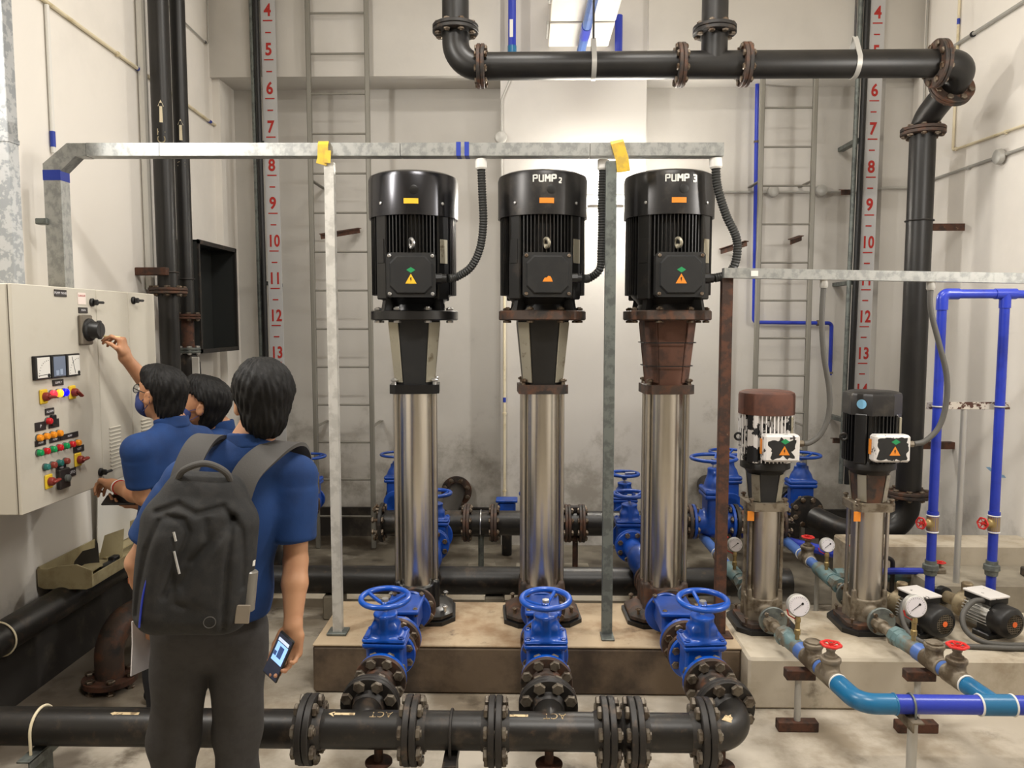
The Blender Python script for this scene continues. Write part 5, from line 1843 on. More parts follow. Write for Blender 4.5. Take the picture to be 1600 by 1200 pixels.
single('power_cable', b, m_flexgrey, 'dark thick cable looping round left squat motor', 'cable')
b = MB()
b.tube(smooth_path([(2.33, 3.84, .43), (2.25, 3.82, .43), (2.18, 3.78, .38), (2.17, 3.74, .32), (2.22, 3.70, .278), (2.34, 3.685, .264), (2.6, 3.69, .264)], 10), .0135, 12)
single('power_cable', b, m_flexgrey, 'dark thick cable looping round right squat motor', 'cable')

# blue PVC risers of the squat pumps
t = thing('blue_pipe_loop', 'blue PVC loop with two vertical legs at the right wall', 'pipe', (2.37, 4.15, 2.0))
ztop = 1.985
MB().tube(fillet([(2.205, 4.15, .36), (2.205, 4.15, ztop), (2.5, 4.15, ztop)], .03), .0245, 20).build('leg_tube', m_pvc, t)
MB().cyl((2.535, 4.15, .36), (2.535, 4.15, ztop), .0245, n=20).build('leg_tube', m_pvc, t)
MB().cyl((2.3, 4.15, ztop), (XR-.005, 4.15, ztop-.005), .022, n=20).build('cross_tube', m_pvc, t)
MB().tube(fillet([(2.205, 4.15, 1.90), (2.205, 4.15, ztop), (2.29, 4.15, ztop)], .03), .0295, 20).build('elbow', m_pvc, t)
b = MB()
b.cyl((2.48, 4.15, ztop), (2.59, 4.15, ztop), .0285, n=20).cyl((2.535, 4.15, ztop), (2.535, 4.15, 1.91), .0285, n=20)
b.build('tee', m_pvc, t)
for x in (2.205, 2.535):
    MB().lathe((x, 4.15, .54), (0, 0, -1), [(.030, 0), (.030, .02), (.040, .024), (.042, .05), (.034, .055), (.032, .08)], 16).build('union', m_galvdark, t)
    MB().cyl((x, 4.15, .81), (x, 4.15, .70), .030, n=20).build('socket', m_pvc, t)
    v = thing('globe_valve', ('left' if x < 2.3 else 'right')+' small bronze valve with red wheel on a blue riser', 'valve', (x, 4.15, .735))
    field_obj('valve_body', [('+', 0, ('cyl', (x, 4.15, .70), (x, 4.15, .79), .030, .004)), ('+', .01, ('cyl', (x, 4.15, .745), (x-.06, 4.13, .75), .018, .003))], .004, m_brass, v)
    for z in (.70, .79): MB().torus((x, 4.15, z), (0, 0, 1), .029, .004, 24, 8).build('white_joint', m_white, v)
    hand_wheel(v, (x-.075, 4.125, .752), .029, (-1, -.4, .1))
t = thing('pipe_stand', 'steel post with flaking white crossbar holding the blue loop', 'pipe support', (2.375, 4.2, ZP))
MB().box((2.385, 4.185, 1.385), (.45, .006, .04), .001).build('crossbar', m_rustpaint, t)
MB().cyl((2.375, 4.20, .25), (2.375, 4.20, 1.37), .0165, n=16).build('post', m_greycond, t)
for x in (2.205, 2.535):
    MB().tube([(x+.029*math.cos(a), 4.15+.029*math.sin(a), 1.385) for a in [PI+PI*i/12 for i in range(13)]], .004, 8).build('u_bolt', m_greycond, t)
# small pipework behind the squat motors
t = conduit('blue_pipe', 'small blue pipe low behind the squat motors', [(1.93, 4.36, .40), (2.10, 4.36, .41), (2.36, 4.36, .41)], .019, m_pvc, 'pipe')
t = conduit('iron_pipe', 'thin dark pipe with elbow low behind far small pump', [(1.90, 4.40, .49), (2.12, 4.40, .47), (2.12, 4.40, .27)], .013, m_flangeblk, 'pipe', rad=.03)
for p, lb in (((1.94, 4.36, .41), 'tiny red wheel valve low right of the far small pump'), ((2.37, 4.36, .41), 'tiny red wheel valve behind steel post of blue loop'), ((1.90, 4.40, .49), 'tiny red wheel valve touching the far small pump sleeve')):
    v = thing('globe_valve', lb, 'valve', p)
    MB().box(p, (.06, .045, .045), .010).build('valve_body', m_bronze, v)
    MB().cyl(p, V(p)+V((0, 0, .05)), .007).build('stem', m_bronze, v)
    hand_wheel(v, V(p)+V((0, 0, .052)), .026)
# ---------------------------------------------------------------- control panel on the left wall
PX = -2.0
cp = thing('control_panel', 'large cream control panel on left wall with coloured push buttons', 'control panel', (-2.24, 3.52, 1.07))
ya, yb, za, zb = 2.955, 4.10, 1.07, 1.985
MB().box(((-2.50+PX-.02)/2, (ya+yb)/2, (za+zb)/2), (.48, yb-ya, zb-za), .004).build('cabinet', m_panel, cp)
MB().box((PX-.0185, (ya+yb)/2, (za+zb)/2), (.007, yb-ya-.01, zb-za-.01)).build('door_gasket', m_gasket, cp, smooth=False)
doors = []
for y0, y1 in ((ya, 3.54), (3.544, 3.826), (3.83, yb)):
    d = MB().box((PX-.0075, (y0+y1)/2, (za+zb)/2), (.015, y1-y0, zb-za), .003).build('door', m_panel, cp)
    doors.append(d)
def onp(y, z, out=.0): return (PX+out, y, z)
for d, y, z in ((doors[0], 3.503, 1.925), (doors[2], 3.875, 1.945), (doors[0], 3.515, 1.135)):
    MB().lathe(onp(y, z), (1, 0, 0), [(.019, 0), (.019, .008), (.014, .012)], 18).box(onp(y+.0, z, .022), (.022, .012, .026), .004).box(onp(y+.022, z, .03), (.014, .05, .012), .004).build('door_knob', m_dark, d)
b = MB()
for k in range(12):
    b.box(onp(3.655, 1.13+k*.018, .003), (.006, .10, .007), .002)
b.build('louvre', m_panel, doors[1])
b = MB()
for k in range(12):
    b.box(onp(3.96, 1.13+k*.018, .003), (.006, .10, .007), .002)
b.build('louvre', m_panel, doors[2])
b = MB()
for k in range(9):
    b.box((-2.25, ya-.003, 1.17+k*.02), (.20, .006, .009), .002)
b.build('side_louvre', m_panel, cp)
def label_plate(y, z, w=.07, h=.03, txt=None):
    o = MB().box(onp(y, z, .002), (.004, w, h), .001).build('name_plate', m_label, doors[0])
    if txt:
        text_on(doors[0], 'plate_lettering', txt, h*.5, m_paper, onp(y, z, .0042), (0, 1, 0), (0, 0, 1), ext=.0002)
label_plate(3.268, 1.958, .085, .03, 'PUMP PANEL')
m_bred = M('button_red', S(196, 30, 38), .3)
m_bgrn = M('button_green', S(20, 150, 84), .3)
m_bora = M('button_orange', S(238, 148, 30), .3)
m_bteal = M('button_teal', S(40, 110, 104), .4)
m_bbrk = M('button_brick', S(140, 62, 52), .4)
m_lred = M('lit_lamp_red', S(255, 50, 70), .3, emit=.9)
m_lyel = M('lit_lamp_amber', S(255, 190, 50), .3, emit=.9)
m_lblu = M('lit_lamp_blue', S(10, 10, 255), .3, emit=.9)
m_knobred = M('knob_red', S(130, 44, 34), .45)
m_ysq = M('yellow_plate', S(226, 190, 44), .45)
def button(y, z, mat, name='push_button', r=.0138):
    o = MB().lathe(onp(y, z), (1, 0, 0), [(r*1.15, 0), (r*1.15, .006)], 20).build('bezel', m_galvdark, doors[0])
    MB().lathe(onp(y, z, .006), (1, 0, 0), [(r, 0), (r, .012), (r*.8, .016), (0, .018)], 20, False).build(name, mat, o)
for y, m in ((3.172, m_lred), (3.215, m_lyel), (3.256, m_lblu)): button(y, 1.533, m, 'pilot_lamp', .0165)
label_plate(3.222, 1.578, .075, .026, 'SUPPLY')
def rotary(y, z, a=0.0):
    o = MB().box(onp(y, z, .005), (.010, .048, .060), .004).build('switch_plate', m_ysq, doors[0])
    b = MB()
    b.lathe(onp(y, z, .010), (1, 0, 0), [(.018, 0), (.018, .014), (.014, .02)], 16)
    b.T = Matrix.Translation(onp(y, z, .032)) @ Matrix.Rotation(a, 4, 'X')
    b.box((0, .012, 0), (.020, .048, .013), .005)
    b.build('switch_knob', m_knobred, o)
rotary(3.115, 1.528, -.1)
rotary(3.315, 1.528, -.6)
rotary(3.335, 1.226, .1)
rotary(3.122, 1.172, .1)
label_plate(3.35, 1.272, .08, .028, 'TEST')
label_plate(3.155, 1.462, .06, .028, 'ALARM')
button(3.135, 1.424, m_bred)
MB().box(onp(3.168, 1.424, .008), (.016, .03, .045), .004).build('buzzer', m_dark, doors[0])
for k in range(4): button(3.07+k*.0445, 1.363, m_bora)
for y in (3.09, 3.18): label_plate(y, 1.408, .07, .036, 'P')
for y, m in ((3.066, m_bgrn), (3.11, m_bred), (3.155, m_bgrn), (3.20, m_bred), (3.245, m_bgrn), (3.29, m_bred), (3.333, m_bora)): button(y, 1.302, m)
for y, w in ((3.085, .07), (3.18, .07), (3.285, .13)): label_plate(y, 1.340, w, .024, 'PUMP')
for y, m in ((3.105, m_bteal), (3.152, m_bbrk), (3.197, m_bteal), (3.243, m_bbrk)): button(y, 1.236, m)
MB().box(onp(3.215, 1.166, .010), (.020, .075, .085), .004).build('selector_plate', m_label, doors[0])
MB().lathe(onp(3.222, 1.166, .02), (1, 0, 0), [(.016, 0), (.016, .012), (.010, .016)], 16).build('selector_knob', m_galvdark, doors[0])
label_plate(3.215, 1.213, .07, .02, 'MODE')
label_plate(3.285, 1.178, .07, .036, 'AUTO')
# three square meters
for k, (y, face) in enumerate(((3.105, m_white), (3.212, M('meter_blue', S(112, 124, 146), .25)), (3.318, m_white))):
    o = MB().box(onp(y, 1.648, .008), (.016, .098, .098), .002).build('panel_meter', m_dark, doors[0])
    MB().box(onp(y+.003, 1.648, .0165), (.003, .082, .084), .001).build('meter_face', face, o)
    if k != 1:
        b = MB()
        if k == 0: b.strip([onp(3.07, 1.617, .0185), onp(3.128, 1.619, .0185)], (0, 0, 1), .002, .001)
        else: b.strip([onp(3.325, 1.612, .0185), onp(3.304, 1.685, .0185)], (0, 1, 0), .002, .001)
        b.lathe(onp(y+.032, 1.614, .018), (1, 0, 0), [(.008, 0), (.008, .002)], 12)
        for i in range(9):
            a = PI/2*i/8
            b.box(onp(y+.032-.062*math.cos(a), 1.614+.062*math.sin(a), .0184), (.0008, .003, .003))
        b.build('meter_needle', m_dark, o, smooth=False)
    else:
        b = MB()
        b.box(onp(y-.015, 1.622, .0184), (.0008, .02, .02)).box(onp(y+.012, 1.624, .0184), (.0008, .018, .024))
        b.build('meter_mark', M('meter_pale', S(150, 166, 190), .3), o, smooth=False)
# main isolator
o = MB().box(onp(3.43, 1.80, .010), (.020, .09, .135), .006).build('isolator_plate', M('isolator_grey', S(120, 112, 100), .4, .3), doors[0])
MB().lathe(onp(3.44, 1.80, .02), (1, 0, 0), [(.052, 0), (.050, .01), (.040, .015), (.036, .045), (.034, .055)], 28).build('isolator_knob', m_dark, o)
MB().box(onp(3.44, 1.80, .068), (.018, .022, .085), .005).build('isolator_grip', m_dark, o)
label_plate(3.43, 1.888, .07, .026, 'MAIN')
MB().box(onp(3.425, 1.94, .0012), (.002, .062, .052)).build('warning_label', M('pale_label', S(236, 222, 214), .5), doors[0], smooth=False)
text_on(doors[0], 'label_lettering', 'DANGER', .013, m_redp, onp(3.425, 1.952, .0024), (0, 1, 0), (0, 0, 1), ext=.0002)
b = MB()
b.box((-2.35, 3.78, 1.995), (.22, .42, .004), 0, rot('X', -1.5))
single('loose_panel', b, m_cream, 'thin cream sheet lying on top of control panel', 'panel')
# large galvanised trunking at the left edge
b = MB()
b.box((-2.355, 3.33, 3.495), (.29, .07, 3.01), .003)
tt = thing('cable_trunking', 'wide spangled galvanised trunking at the left edge above the panel', 'trunking', (-2.355, 3.33, 1.985))
b.build('trunking_body', m_galvbig, tt)
MB().box((-2.355, 3.33, 2.61), (.296, .076, .02), .002).build('joint_strap', m_galvbig, tt)

# open black cabinet on the left wall
t = thing('hose_cabinet', 'open black steel cabinet on left wall beside the thin riser', 'cabinet', (-2.4, 5.7, 1.62))
b = MB()
y0, y1, z0, z1, x0, x1 = 5.36, 6.06, 1.62, 2.41, -2.499, -2.30
b.box(((x0+x1)/2, y0+.006, (z0+z1)/2), (x1-x0, .012, z1-z0)).box(((x0+x1)/2, y1-.006, (z0+z1)/2), (x1-x0, .012, z1-z0))
b.box(((x0+x1)/2, (y0+y1)/2, z1-.006), (x1-x0, y1-y0, .012)).box(((x0+x1)/2, (y0+y1)/2, z0+.006), (x1-x0, y1-y0, .012)).box((x0+.006, (y0+y1)/2, (z0+z1)/2), (.012, y1-y0, z1-z0))
b.build('cabinet_shell', M('cabinet_black', S(40, 42, 41), .5), t)
MB().box((-2.42, 5.62, 2.015), (.02, .016, .76)).build('inner_rail', m_galvdark, t)
b = MB()
b.box((-2.295, (y0+y1)/2, z1-.012), (.012, y1-y0, .03)).box((-2.295, y1-.012, (z0+z1)/2), (.012, .024, z1-z0)).box((-2.295, (y0+y1)/2, z0+.012), (.012, y1-y0, .03)).box((-2.295, y0+.012, (z0+z1)/2), (.012, .024, z1-z0))
b.build('frame_lip', m_flangeblk, t)

# broken cream tray with scraps lying on the left wall pipe
m_traycream = M('old_cream_plastic', S(176, 164, 128), .6, c2=S(150, 136, 100), sc=7, lo=.45, hi=.7)
t = thing('broken_tray', 'open old cream tray resting on the left wall pipe', 'tray', (-2.34, 4.2, .492))
b = MB()
x0, x1, y0, y1, z0 = -2.49, -2.21, 3.78, 4.75, .492
b.box(((x0+x1)/2, (y0+y1)/2, z0+.004), (x1-x0, y1-y0, .008)).box((x1-.004, (y0+y1)/2, z0+.03), (.008, y1-y0, .06)).box((x0+.004, (y0+y1)/2, z0+.05), (.008, y1-y0, .1))
b.build('tray_body', m_traycream, t, smooth=False)
b = MB()
b.prism([(x0, 0), (x0+.03, -.012), (x1-.03, -.012), (x1, 0), (x1, .085), (x1-.08, .115), (x0+.10, .105), (x0+.05, .09), (x0, .09)], .01, Matrix.Translation((0, y0, z0)) @ Matrix.Rotation(PI/2, 4, 'X'))
b.build('end_plate', m_traycream, t, smooth=False)
b = MB()
b.prism([(-.07, 0), (.06, 0), (.055, .13), (.045, .16), (.04, .11), (-.02, .10), (-.06, .05)], .008, Matrix.Translation((-2.38, 4.02, .502)) @ Matrix.Rotation(.5, 4, 'Z') @ Matrix.Rotation(PI/2-.2, 4, 'X'))
single('scrap_plate', b, M('scrap_grey', S(74, 72, 70), .5), 'dark grey broken plate standing in the cream tray', 'scrap')
b = MB()
b.prism([(-.06, 0), (.06, 0), (.07, .16), (-.03, .13)], .008, Matrix.Translation((-2.36, 4.22, .502)) @ Matrix.Rotation(.35, 4, 'Z') @ Matrix.Rotation(PI/2-.15, 4, 'X'))
single('scrap_plate', b, m_traycream, 'upright cream broken flap standing in the cream tray', 'scrap')
b = MB()
b.strip([(-2.36, 3.85, .51), (-2.33, 3.98, .535), (-2.29, 4.10, .52), (-2.27, 4.17, .51)], (1, 0, 0), .10, .006)
b.strip([(-2.40, 4.2, .51), (-2.35, 4.4, .54), (-2.33, 4.6, .515)], (1, 0, 0), .06, .006)
single('scrap_strip', b, m_traycream, 'curled cream strip lying in the cream tray', 'scrap')
it = [('+', 0, ('ell', (-2.27, 4.03, .518), (.035, .06, .022), 0)), ('+', .01, ('box', (-2.27, 4.09, .528), (.02, .03, .028), .006))]
field_scrap = field_obj('scrap_lump', it, .005, m_dark)
tag(field_scrap, 'black lump of scrap lying in the cream tray', 'scrap')
b = MB()
b.box((-2.462, 4.46, .74), (.006, .36, .47), 0, rot('Y', 3))
single('loose_panel', b, m_white, 'white sheet leaning on left wall above the cream tray', 'panel')
# loose block on the step at the right edge
single('scrap_block', MB().box((2.86, 4.30, .425), (.10, .08, .05), .005), m_flangeblk, 'small dark block on the concrete step at right edge', 'scrap')
# ---------------------------------------------------------------- people
def frame_of(fwd, up=(0, 0, 1)):
    f = V(fwd).normalized()
    u = V(up)
    u = (u-f*u.dot(f)).normalized()
    r = f.cross(u)
    return Matrix((r, f, u)).transposed().to_4x4()      # columns: right, forward, up

def hand_prims(wrist, d, palm_n, thumb, s=1.0, curl=(.35, .5, .4), spread=.10, thumb_curl=.3, per=None, out=.75):
    """palm + four jointed fingers + thumb; d wrist->knuckles, palm_n out of the palm, thumb = side the thumb leaves from"""
    w = V(wrist)
    d = V(d).normalized()
    n = V(palm_n)
    n = (n-d*n.dot(d)).normalized()
    t = V(thumb)
    t = (t-d*t.dot(d)-n*t.dot(n)).normalized()
    R = Matrix((t, d, n)).transposed().to_4x4()
    it = [('+', .018, ('cap', w, w+d*.03*s, .026*s, .028*s)),
          ('+', .02, ('box', w+d*.058*s, (.040*s, .042*s, .0135*s), .013*s, R)),
          ('+', .015, ('ell', w+d*.045*s+t*.024*s+n*.008*s, (.020*s, .032*s, .016*s), 0, R))]
    roots = ((.029, .092, .0088, (.044, .026, .020)), (.0095, .098, .0092, (.048, .030, .022)), (-.010, .094, .0088, (.044, .028, .021)), (-.028, .084, .0078, (.034, .021, .018)))
    for k, (x, y, r, L) in enumerate(roots):
        p = w+t*(x*s)+d*((y-.008)*s)
        c = per[k] if per else curl
        a = 0.0
        fan = t*(spread*(1.2-.8*k))
        dirv = (d+fan*.5).normalized()
        ax = dirv.cross(n).normalized()
        r0 = r*s
        for q in range(3):
            a += c[q]
            v = (Quaternion(ax, a) @ dirv)
            e = p+v*(L[q]*s)
            it.append(('+', .005 if q else .008, ('cap', p, e, r0, r0*.92)))
            p = e
            r0 *= .93
    p = w+d*.026*s+t*.032*s+n*.006*s
    v = (t*out+d*(1.4-out)+n*.25).normalized()
    e = p+v*.040*s
    it.append(('+', .012, ('cap', p, e, .0125*s, .0105*s)))
    v2 = (d*(.95)+t*.47*out*(1-thumb_curl)+n*thumb_curl).normalized()
    e2 = e+v2*.031*s
    it.append(('+', .006, ('cap', e, e2, .0102*s, .0095*s)))
    it.append(('+', .005, ('cap', e2, e2+(v2+n*thumb_curl*.5).normalized()*.022*s, .0095*s, .0078*s)))
    return it

def head_prims(c, fwd, up=(0, 0, 1), s=1.0):
    F = frame_of(fwd, up)
    def L(x, y, z): return V(c)+F.to_3x3() @ V((x*s, y*s, z*s))
    def q(*a): return tuple(v*s for v in a)
    it = [('+', 0, ('ell', L(0, -.012, .028), q(.074, .094, .084), 0, F)), ('+', .03, ('ell', L(0, .030, -.020), q(.060, .060, .080), 0, F)),
          ('+', .025, ('ell', L(0, .032, -.072), q(.046, .050, .038), 0, F)), ('+', .012, ('cap', L(0, .088, .012), L(0, .108, -.026), .009*s, .012*s)),
          ('+', .008, ('cap', L(-.010, .094, -.030), L(.010, .094, -.030), .009*s, .009*s)), ('+', .02, ('cap', L(-.03, .078, .030), L(.03, .078, .030), .013*s, .013*s)),
          ('+', .012, ('cap', L(-.016, .084, -.058), L(.016, .084, -.058), .010*s, .010*s)), ('+', .015, ('ell', L(0, .070, -.092), q(.024, .02, .02), 0, F)),
          ('-', .012, ('ell', L(-.031, .092, .008), q(.016, .012, .011), 0, F)), ('-', .012, ('ell', L(.031, .092, .008), q(.016, .012, .011), 0, F))]
    for x in (-1, 1):
        it += [('+', .008, ('ell', L(x*.079, -.006, -.010), q(.010, .021, .032), 0, F @ rot('Z', x*-18))), ('-', .006, ('ell', L(x*.090, .0, -.008), q(.006, .010, .017), 0, F))]
    return it, L, F

def strands(c, amp, fr=70.0, seed=0):
    c = V(c)
    def w(X, Y, Z):
        a = np.arctan2(X-c.x, Y-c.y)
        rr = np.sqrt((X-c.x)**2+(Y-c.y)**2)
        return amp*(np.sin(a*23+Z*fr+seed+2*np.sin(a*5+seed))*.6+np.sin(a*41-Z*fr*.7+rr*90)*.5)*np.clip(rr/.05, 0, 1)+amp*.7*np.sin(X*85+seed)*np.sin(Y*77+1)*np.sin(Z*60+2)
    return w

def folds(amp, seed=0.0, fz=26.0):
    rng = random.Random(seed)
    ws = [(rng.uniform(-14, 14), rng.uniform(-14, 14), rng.uniform(-fz, fz), rng.uniform(0, 6.3), rng.uniform(.5, 1)) for _ in range(6)]
    def w(X, Y, Z):
        o = 0
        for a, b, c, p, m in ws:
            o = o+m*np.sin(a*X+b*Y+c*Z+p+.8*np.sin(b*X*.6-a*Y*.5+p))
        return amp*o/2.2
    return w

def person(label, J, fwd, head_fwd, head_up, hands, skin, trouser_mat, hair_vol=1.0, fold=.0035, hem=.80, res=.0055, hs=1.0, sleeve=.78, mask=False, glasses=False, seed=1, group=None):
    J = {k: V(v) for k, v in J.items()}
    F = frame_of(fwd)
    F3 = F.to_3x3()
    rt, fw = F3 @ V((1, 0, 0)), F3 @ V((0, 1, 0))
    hp, HL, HF = head_prims(J['head'], head_fwd, head_up, hs)
    it = list(hp)
    it.append(('+', .025, ('cap', HL(0, -.022, -.04), J['neck'], .055, .060)))
    it += [('+', .05, ('cap', J['neck'], J['chest'], .05, .11)), ('+', .06, ('ell', J['chest'], (.150, .095, .17), 0, F)), ('+', .05, ('ell', J['pelvis']+V((0, 0, .05)), (.145, .095, .14), 0, F))]
    for s in ('L', 'R'):
        sh, el, wr = J['sh'+s], J['el'+s], J['wr'+s]
        it += [('+', .04, ('cap', J['neck']+(sh-J['neck'])*.3-V((0, 0, .05)), sh-V((0, 0, .012)), .035, .044)), ('+', .02, ('cap', sh, el, .046, .038)),
               ('+', .012, ('cap', el, el+(wr-el)*.35, .039, .041)), ('+', .012, ('cap', el+(wr-el)*.35, wr, .041, .0265))]
        hip, kn, an = J['hip'+s], J['kn'+s], J['an'+s]
        it += [('+', .03, ('cap', hip, kn, .072, .048)), ('+', .02, ('cap', kn, an, .046, .033)), ('+', .01, ('cap', an, an+J['toe'+s]*.10-V((0, 0, .035)), .03, .026))]
        it += hands[s]
    body = tag(field_obj('person', it, res, skin), label, 'person', group)
    # hair
    h = hair_vol
    hi = [('+', 0, ('ell', HL(0, -.016, .040*h), (.087*h, .106*h, .092*h), 0, HF)), ('+', .03, ('ell', HL(0, -.058, -.035), (.064*h, .058*h, .082), 0, HF)),
          ('-', .010, ('box', HL(0, .130, -.045), (.14, .105, .092), .03, HF)), ('-', .008, ('ell', HL(-.088, .012, -.012), (.03, .034, .046), 0, HF)), ('-', .008, ('ell', HL(.088, .012, -.012), (.03, .034, .046), 0, HF)),
          ('-', .015, ('box', HL(0, -.05, -.172), (.12, .12, .060), .01, HF @ rot('X', 12)))]
    hi += [('+', .03, ('ell', HL(0, .045*h, .092*h), (.062, .050, .034), 0, HF))]
    field_obj('hair', hi, .0042, m_hair, body, strands(J['head'], .0034, seed=seed))
    # face
    for x in (-1, 1):
        e = MB().ball(HL(x*.031, .079, .008), .0115*hs, 14).build('eye', m_white, body)
        MB().ball(HL(x*.031, .087, .008), .0055*hs, 10).build('iris', m_dark, e)
        MB().tube([HL(x*.016, .092, .027), HL(x*.032, .091, .032), HL(x*.048, .080, .028)], .0035, 8).build('eyebrow', m_hair, body)
    if mask:
        mi = [('+', 0, ('ell', HL(0, .040, -.058), (.064, .066, .055), 0, HF)), ('+', .02, ('ell', HL(0, .09, -.035), (.026, .03, .034), 0, HF)), ('-', .01, ('box', HL(0, -.045, -.05), (.12, .07, .12), .01, HF))]
        mo = field_obj('face_mask', mi, .004, m_mask, body)
        for x in (-1, 1):
            b = MB()
            b.strip([HL(x*.063, .04, -.035), HL(x*.078, .01, -.012), HL(x*.085, -.016, .0), HL(x*.082, -.02, -.025), HL(x*.066, .02, -.075)], HF.to_3x3() @ V((0, 0, 1)), .003, .002)
            b.build('ear_loop', m_mask, mo)
    if glasses:
        go = MB()
        for x in (-1, 1):
            go.torus(HL(x*.031, .102, .006), HF.to_3x3() @ V((0, 1, 0)), .020, .0017, 24, 6)
            go.tube([HL(x*.051, .100, .010), HL(x*.074, .06, .012), HL(x*.084, -.01, .008)], .002, 6)
        go.tube([HL(-.011, .103, .008), HL(0, .107, .012), HL(.011, .103, .008)], .002, 6)
        g = go.build('glasses', m_dark, body)
        for x in (-1, 1): MB().lathe(HL(x*.031, .102, .006), HF.to_3x3() @ V((0, 1, 0)), [(0, 0), (.019, 0), (.019, .001)], 20, False).build('lens', m_lens, g)
    # shirt
    P, C, N = J['pelvis'], J['chest'], J['neck']
    si = [('+', 0, ('ell', C+V((0, 0, .02)), (.165, .115, .19), 0, F)), ('+', .08, ('ell', P+(C-P)*.42, (.160, .118, .20), 0, F)), ('+', .08, ('ell', P+V((0, 0, .03)), (.168, .125, .17), 0, F)),
          ('+', .03, ('cap', N-V((0, 0, .035)), N-V((0, 0, .01)), .070, .066))]
    for s in ('L', 'R'):
        sh, el = J['sh'+s], J['el'+s]
        si += [('+', .06, ('cap', N+(sh-N)*.30-V((0, 0, .030)), sh-V((0, 0, .010)), .060, .060))]
        e = sh+(el-sh)*sleeve
        si += [('+', .04, ('cap', sh+(el-sh)*.08, sh+(el-sh)*.45, .062, .066)), ('+', .012, ('cyl', sh+(el-sh)*.2, e, .068, .012))]
    si += [('-', .006, ('box', P+V((0, 0, hem-P.z-.40)), (.5, .5, .40), .005)), ('-', .008, ('cap', N-V((0, 0, .01)), N+V((0, 0, .12))+fw*.03, .050, .075))]
    shirt = field_obj('polo_shirt', si, .0065, m_shirt, body, folds(fold, seed))
    ci = [('+', 0, ('cyl', N-V((0, 0, .02))-fw*.004, N+V((0, 0, .038))+fw*.008, .074, .012)), ('-', .004, ('cyl', N-V((0, 0, .08)), N+V((0, 0, .1)), .058, .004))]
    field_obj('collar', ci, .005, m_shirt, shirt, folds(.002, seed+3))
    # trousers
    ti = [('+', 0, ('ell', P+V((0, 0, -.02)), (.152, .112, .14), 0, F))]
    for s in ('L', 'R'):
        hip, kn, an = J['hip'+s], J['kn'+s], J['an'+s]
        ti += [('+', .035, ('cap', hip, kn, .092, .076)), ('+', .03, ('cap', kn, an+V((0, 0, .01)), .074, .068))]
    ti += [('-', .004, ('box', P+V((0, 0, -P.z-.46)), (1, 1, .50), .004))]
    tr = field_obj('trousers', ti, .0065, trouser_mat, body, folds(.0055, seed+7, 34))
    for s in ('L', 'R'):
        an, to = J['an'+s], J['toe'+s]
        q = V((an.x, an.y, .045))
        field_obj('shoe', [('+', 0, ('cap', q-to*.05, q+to*.16-V((0, 0, .012)), .042, .034)), ('+', .03, ('cap', q, q+V((0, 0, .04)), .042, .04)), ('-', .002, ('box', V((q.x, q.y, -.10)), (.6, .6, .104), .002))], .006, m_shoe, body)
    return body, shirt, tr, HL

# -- foreground man with the backpack
fw1 = V((-.30, .95, 0)).normalized()
J1 = dict(head=(-.850, 2.44, 1.578), neck=(-.880, 2.41, 1.445), chest=(-.945, 2.41, 1.21), pelvis=(-1.035, 2.42, .865),
          shL=(-1.065, 2.365, 1.355), elL=(-1.222, 2.34, 1.08), wrL=(-1.235, 2.46, .88), shR=(-.757, 2.465, 1.355), elR=(-.752, 2.43, 1.06), wrR=(-.742, 2.355, .872),
          hipL=(-1.125, 2.395, .83), hipR=(-.945, 2.445, .83), knL=(-1.165, 2.42, .45), knR=(-.975, 2.47, .45), anL=(-1.185, 2.40, .085), anR=(-.985, 2.45, .085), toeL=(-.4, .9, 0), toeR=(-.1, 1, 0))
hR = hand_prims(J1['wrR'], (-.10, -.05, -1), (-.15, -1, .1), (-1, 0, .1), .98, per=((.45, .5, .4), (.55, .7, .5), (.65, .8, .5), (.75, .85, .5)), thumb_curl=.35, out=.42)
hL = hand_prims(J1['wrL'], (-.25, .25, -1), (.95, .1, -.2), (.1, 1, .1), .98, curl=(.6, .6, .4))
man1, shirt1, tr1, _ = person('person from behind in navy polo and grey trousers wearing a black backpack', J1, fw1, (-.42, .9, .02), (.03, 0, 1), dict(L=hL, R=hR), m_skin, m_trouser, 1.10, hem=.885, seed=2, fold=.0055)
# phone in the right hand
ph = thing('phone', 'phone with lit screen held by the man with the backpack', 'phone', (-.775, 2.315, .80))
uu = V((.40, .05, .90)).normalized()
nn = V((-.50, -.82, .22))
nn = (nn-uu*nn.dot(uu)).normalized()
ss = uu.cross(nn)
Rp = Matrix((ss, nn, uu)).transposed().to_4x4()
pc0 = V((-.772, 2.302, .795))
MB().box(pc0, (.070, .009, .145), .004, Rp).build('phone_body', m_dark, ph)
sc_ = MB().box(pc0+nn*.0048, (.064, .0008, .134), .0002, Rp).build('screen', M('screen_dark', S(24, 34, 58), .2, emit=.35), ph, smooth=False)
MB().box(pc0+nn*.0055+uu*.012+ss*.002, (.050, .0006, .06), 0, Rp).build('lit_window', M('screen_lit', S(150, 196, 250), .2, emit=.9), sc_, smooth=False)
b = MB()
b.box(pc0+nn*.0061+uu*.016+ss*.004, (.020, .0006, .036), 0, Rp).box(pc0+nn*.0061+uu*.006-ss*.016, (.012, .0006, .014), 0, Rp)
b.build('lit_detail', M('screen_figure', S(50, 80, 140), .2, emit=.4), sc_, smooth=False)
MB().box(pc0+nn*.0055+uu*.050, (.050, .0006, .010), 0, Rp).build('status_bar', M('screen_pale', S(200, 214, 236), .2, emit=.8), sc_, smooth=False)
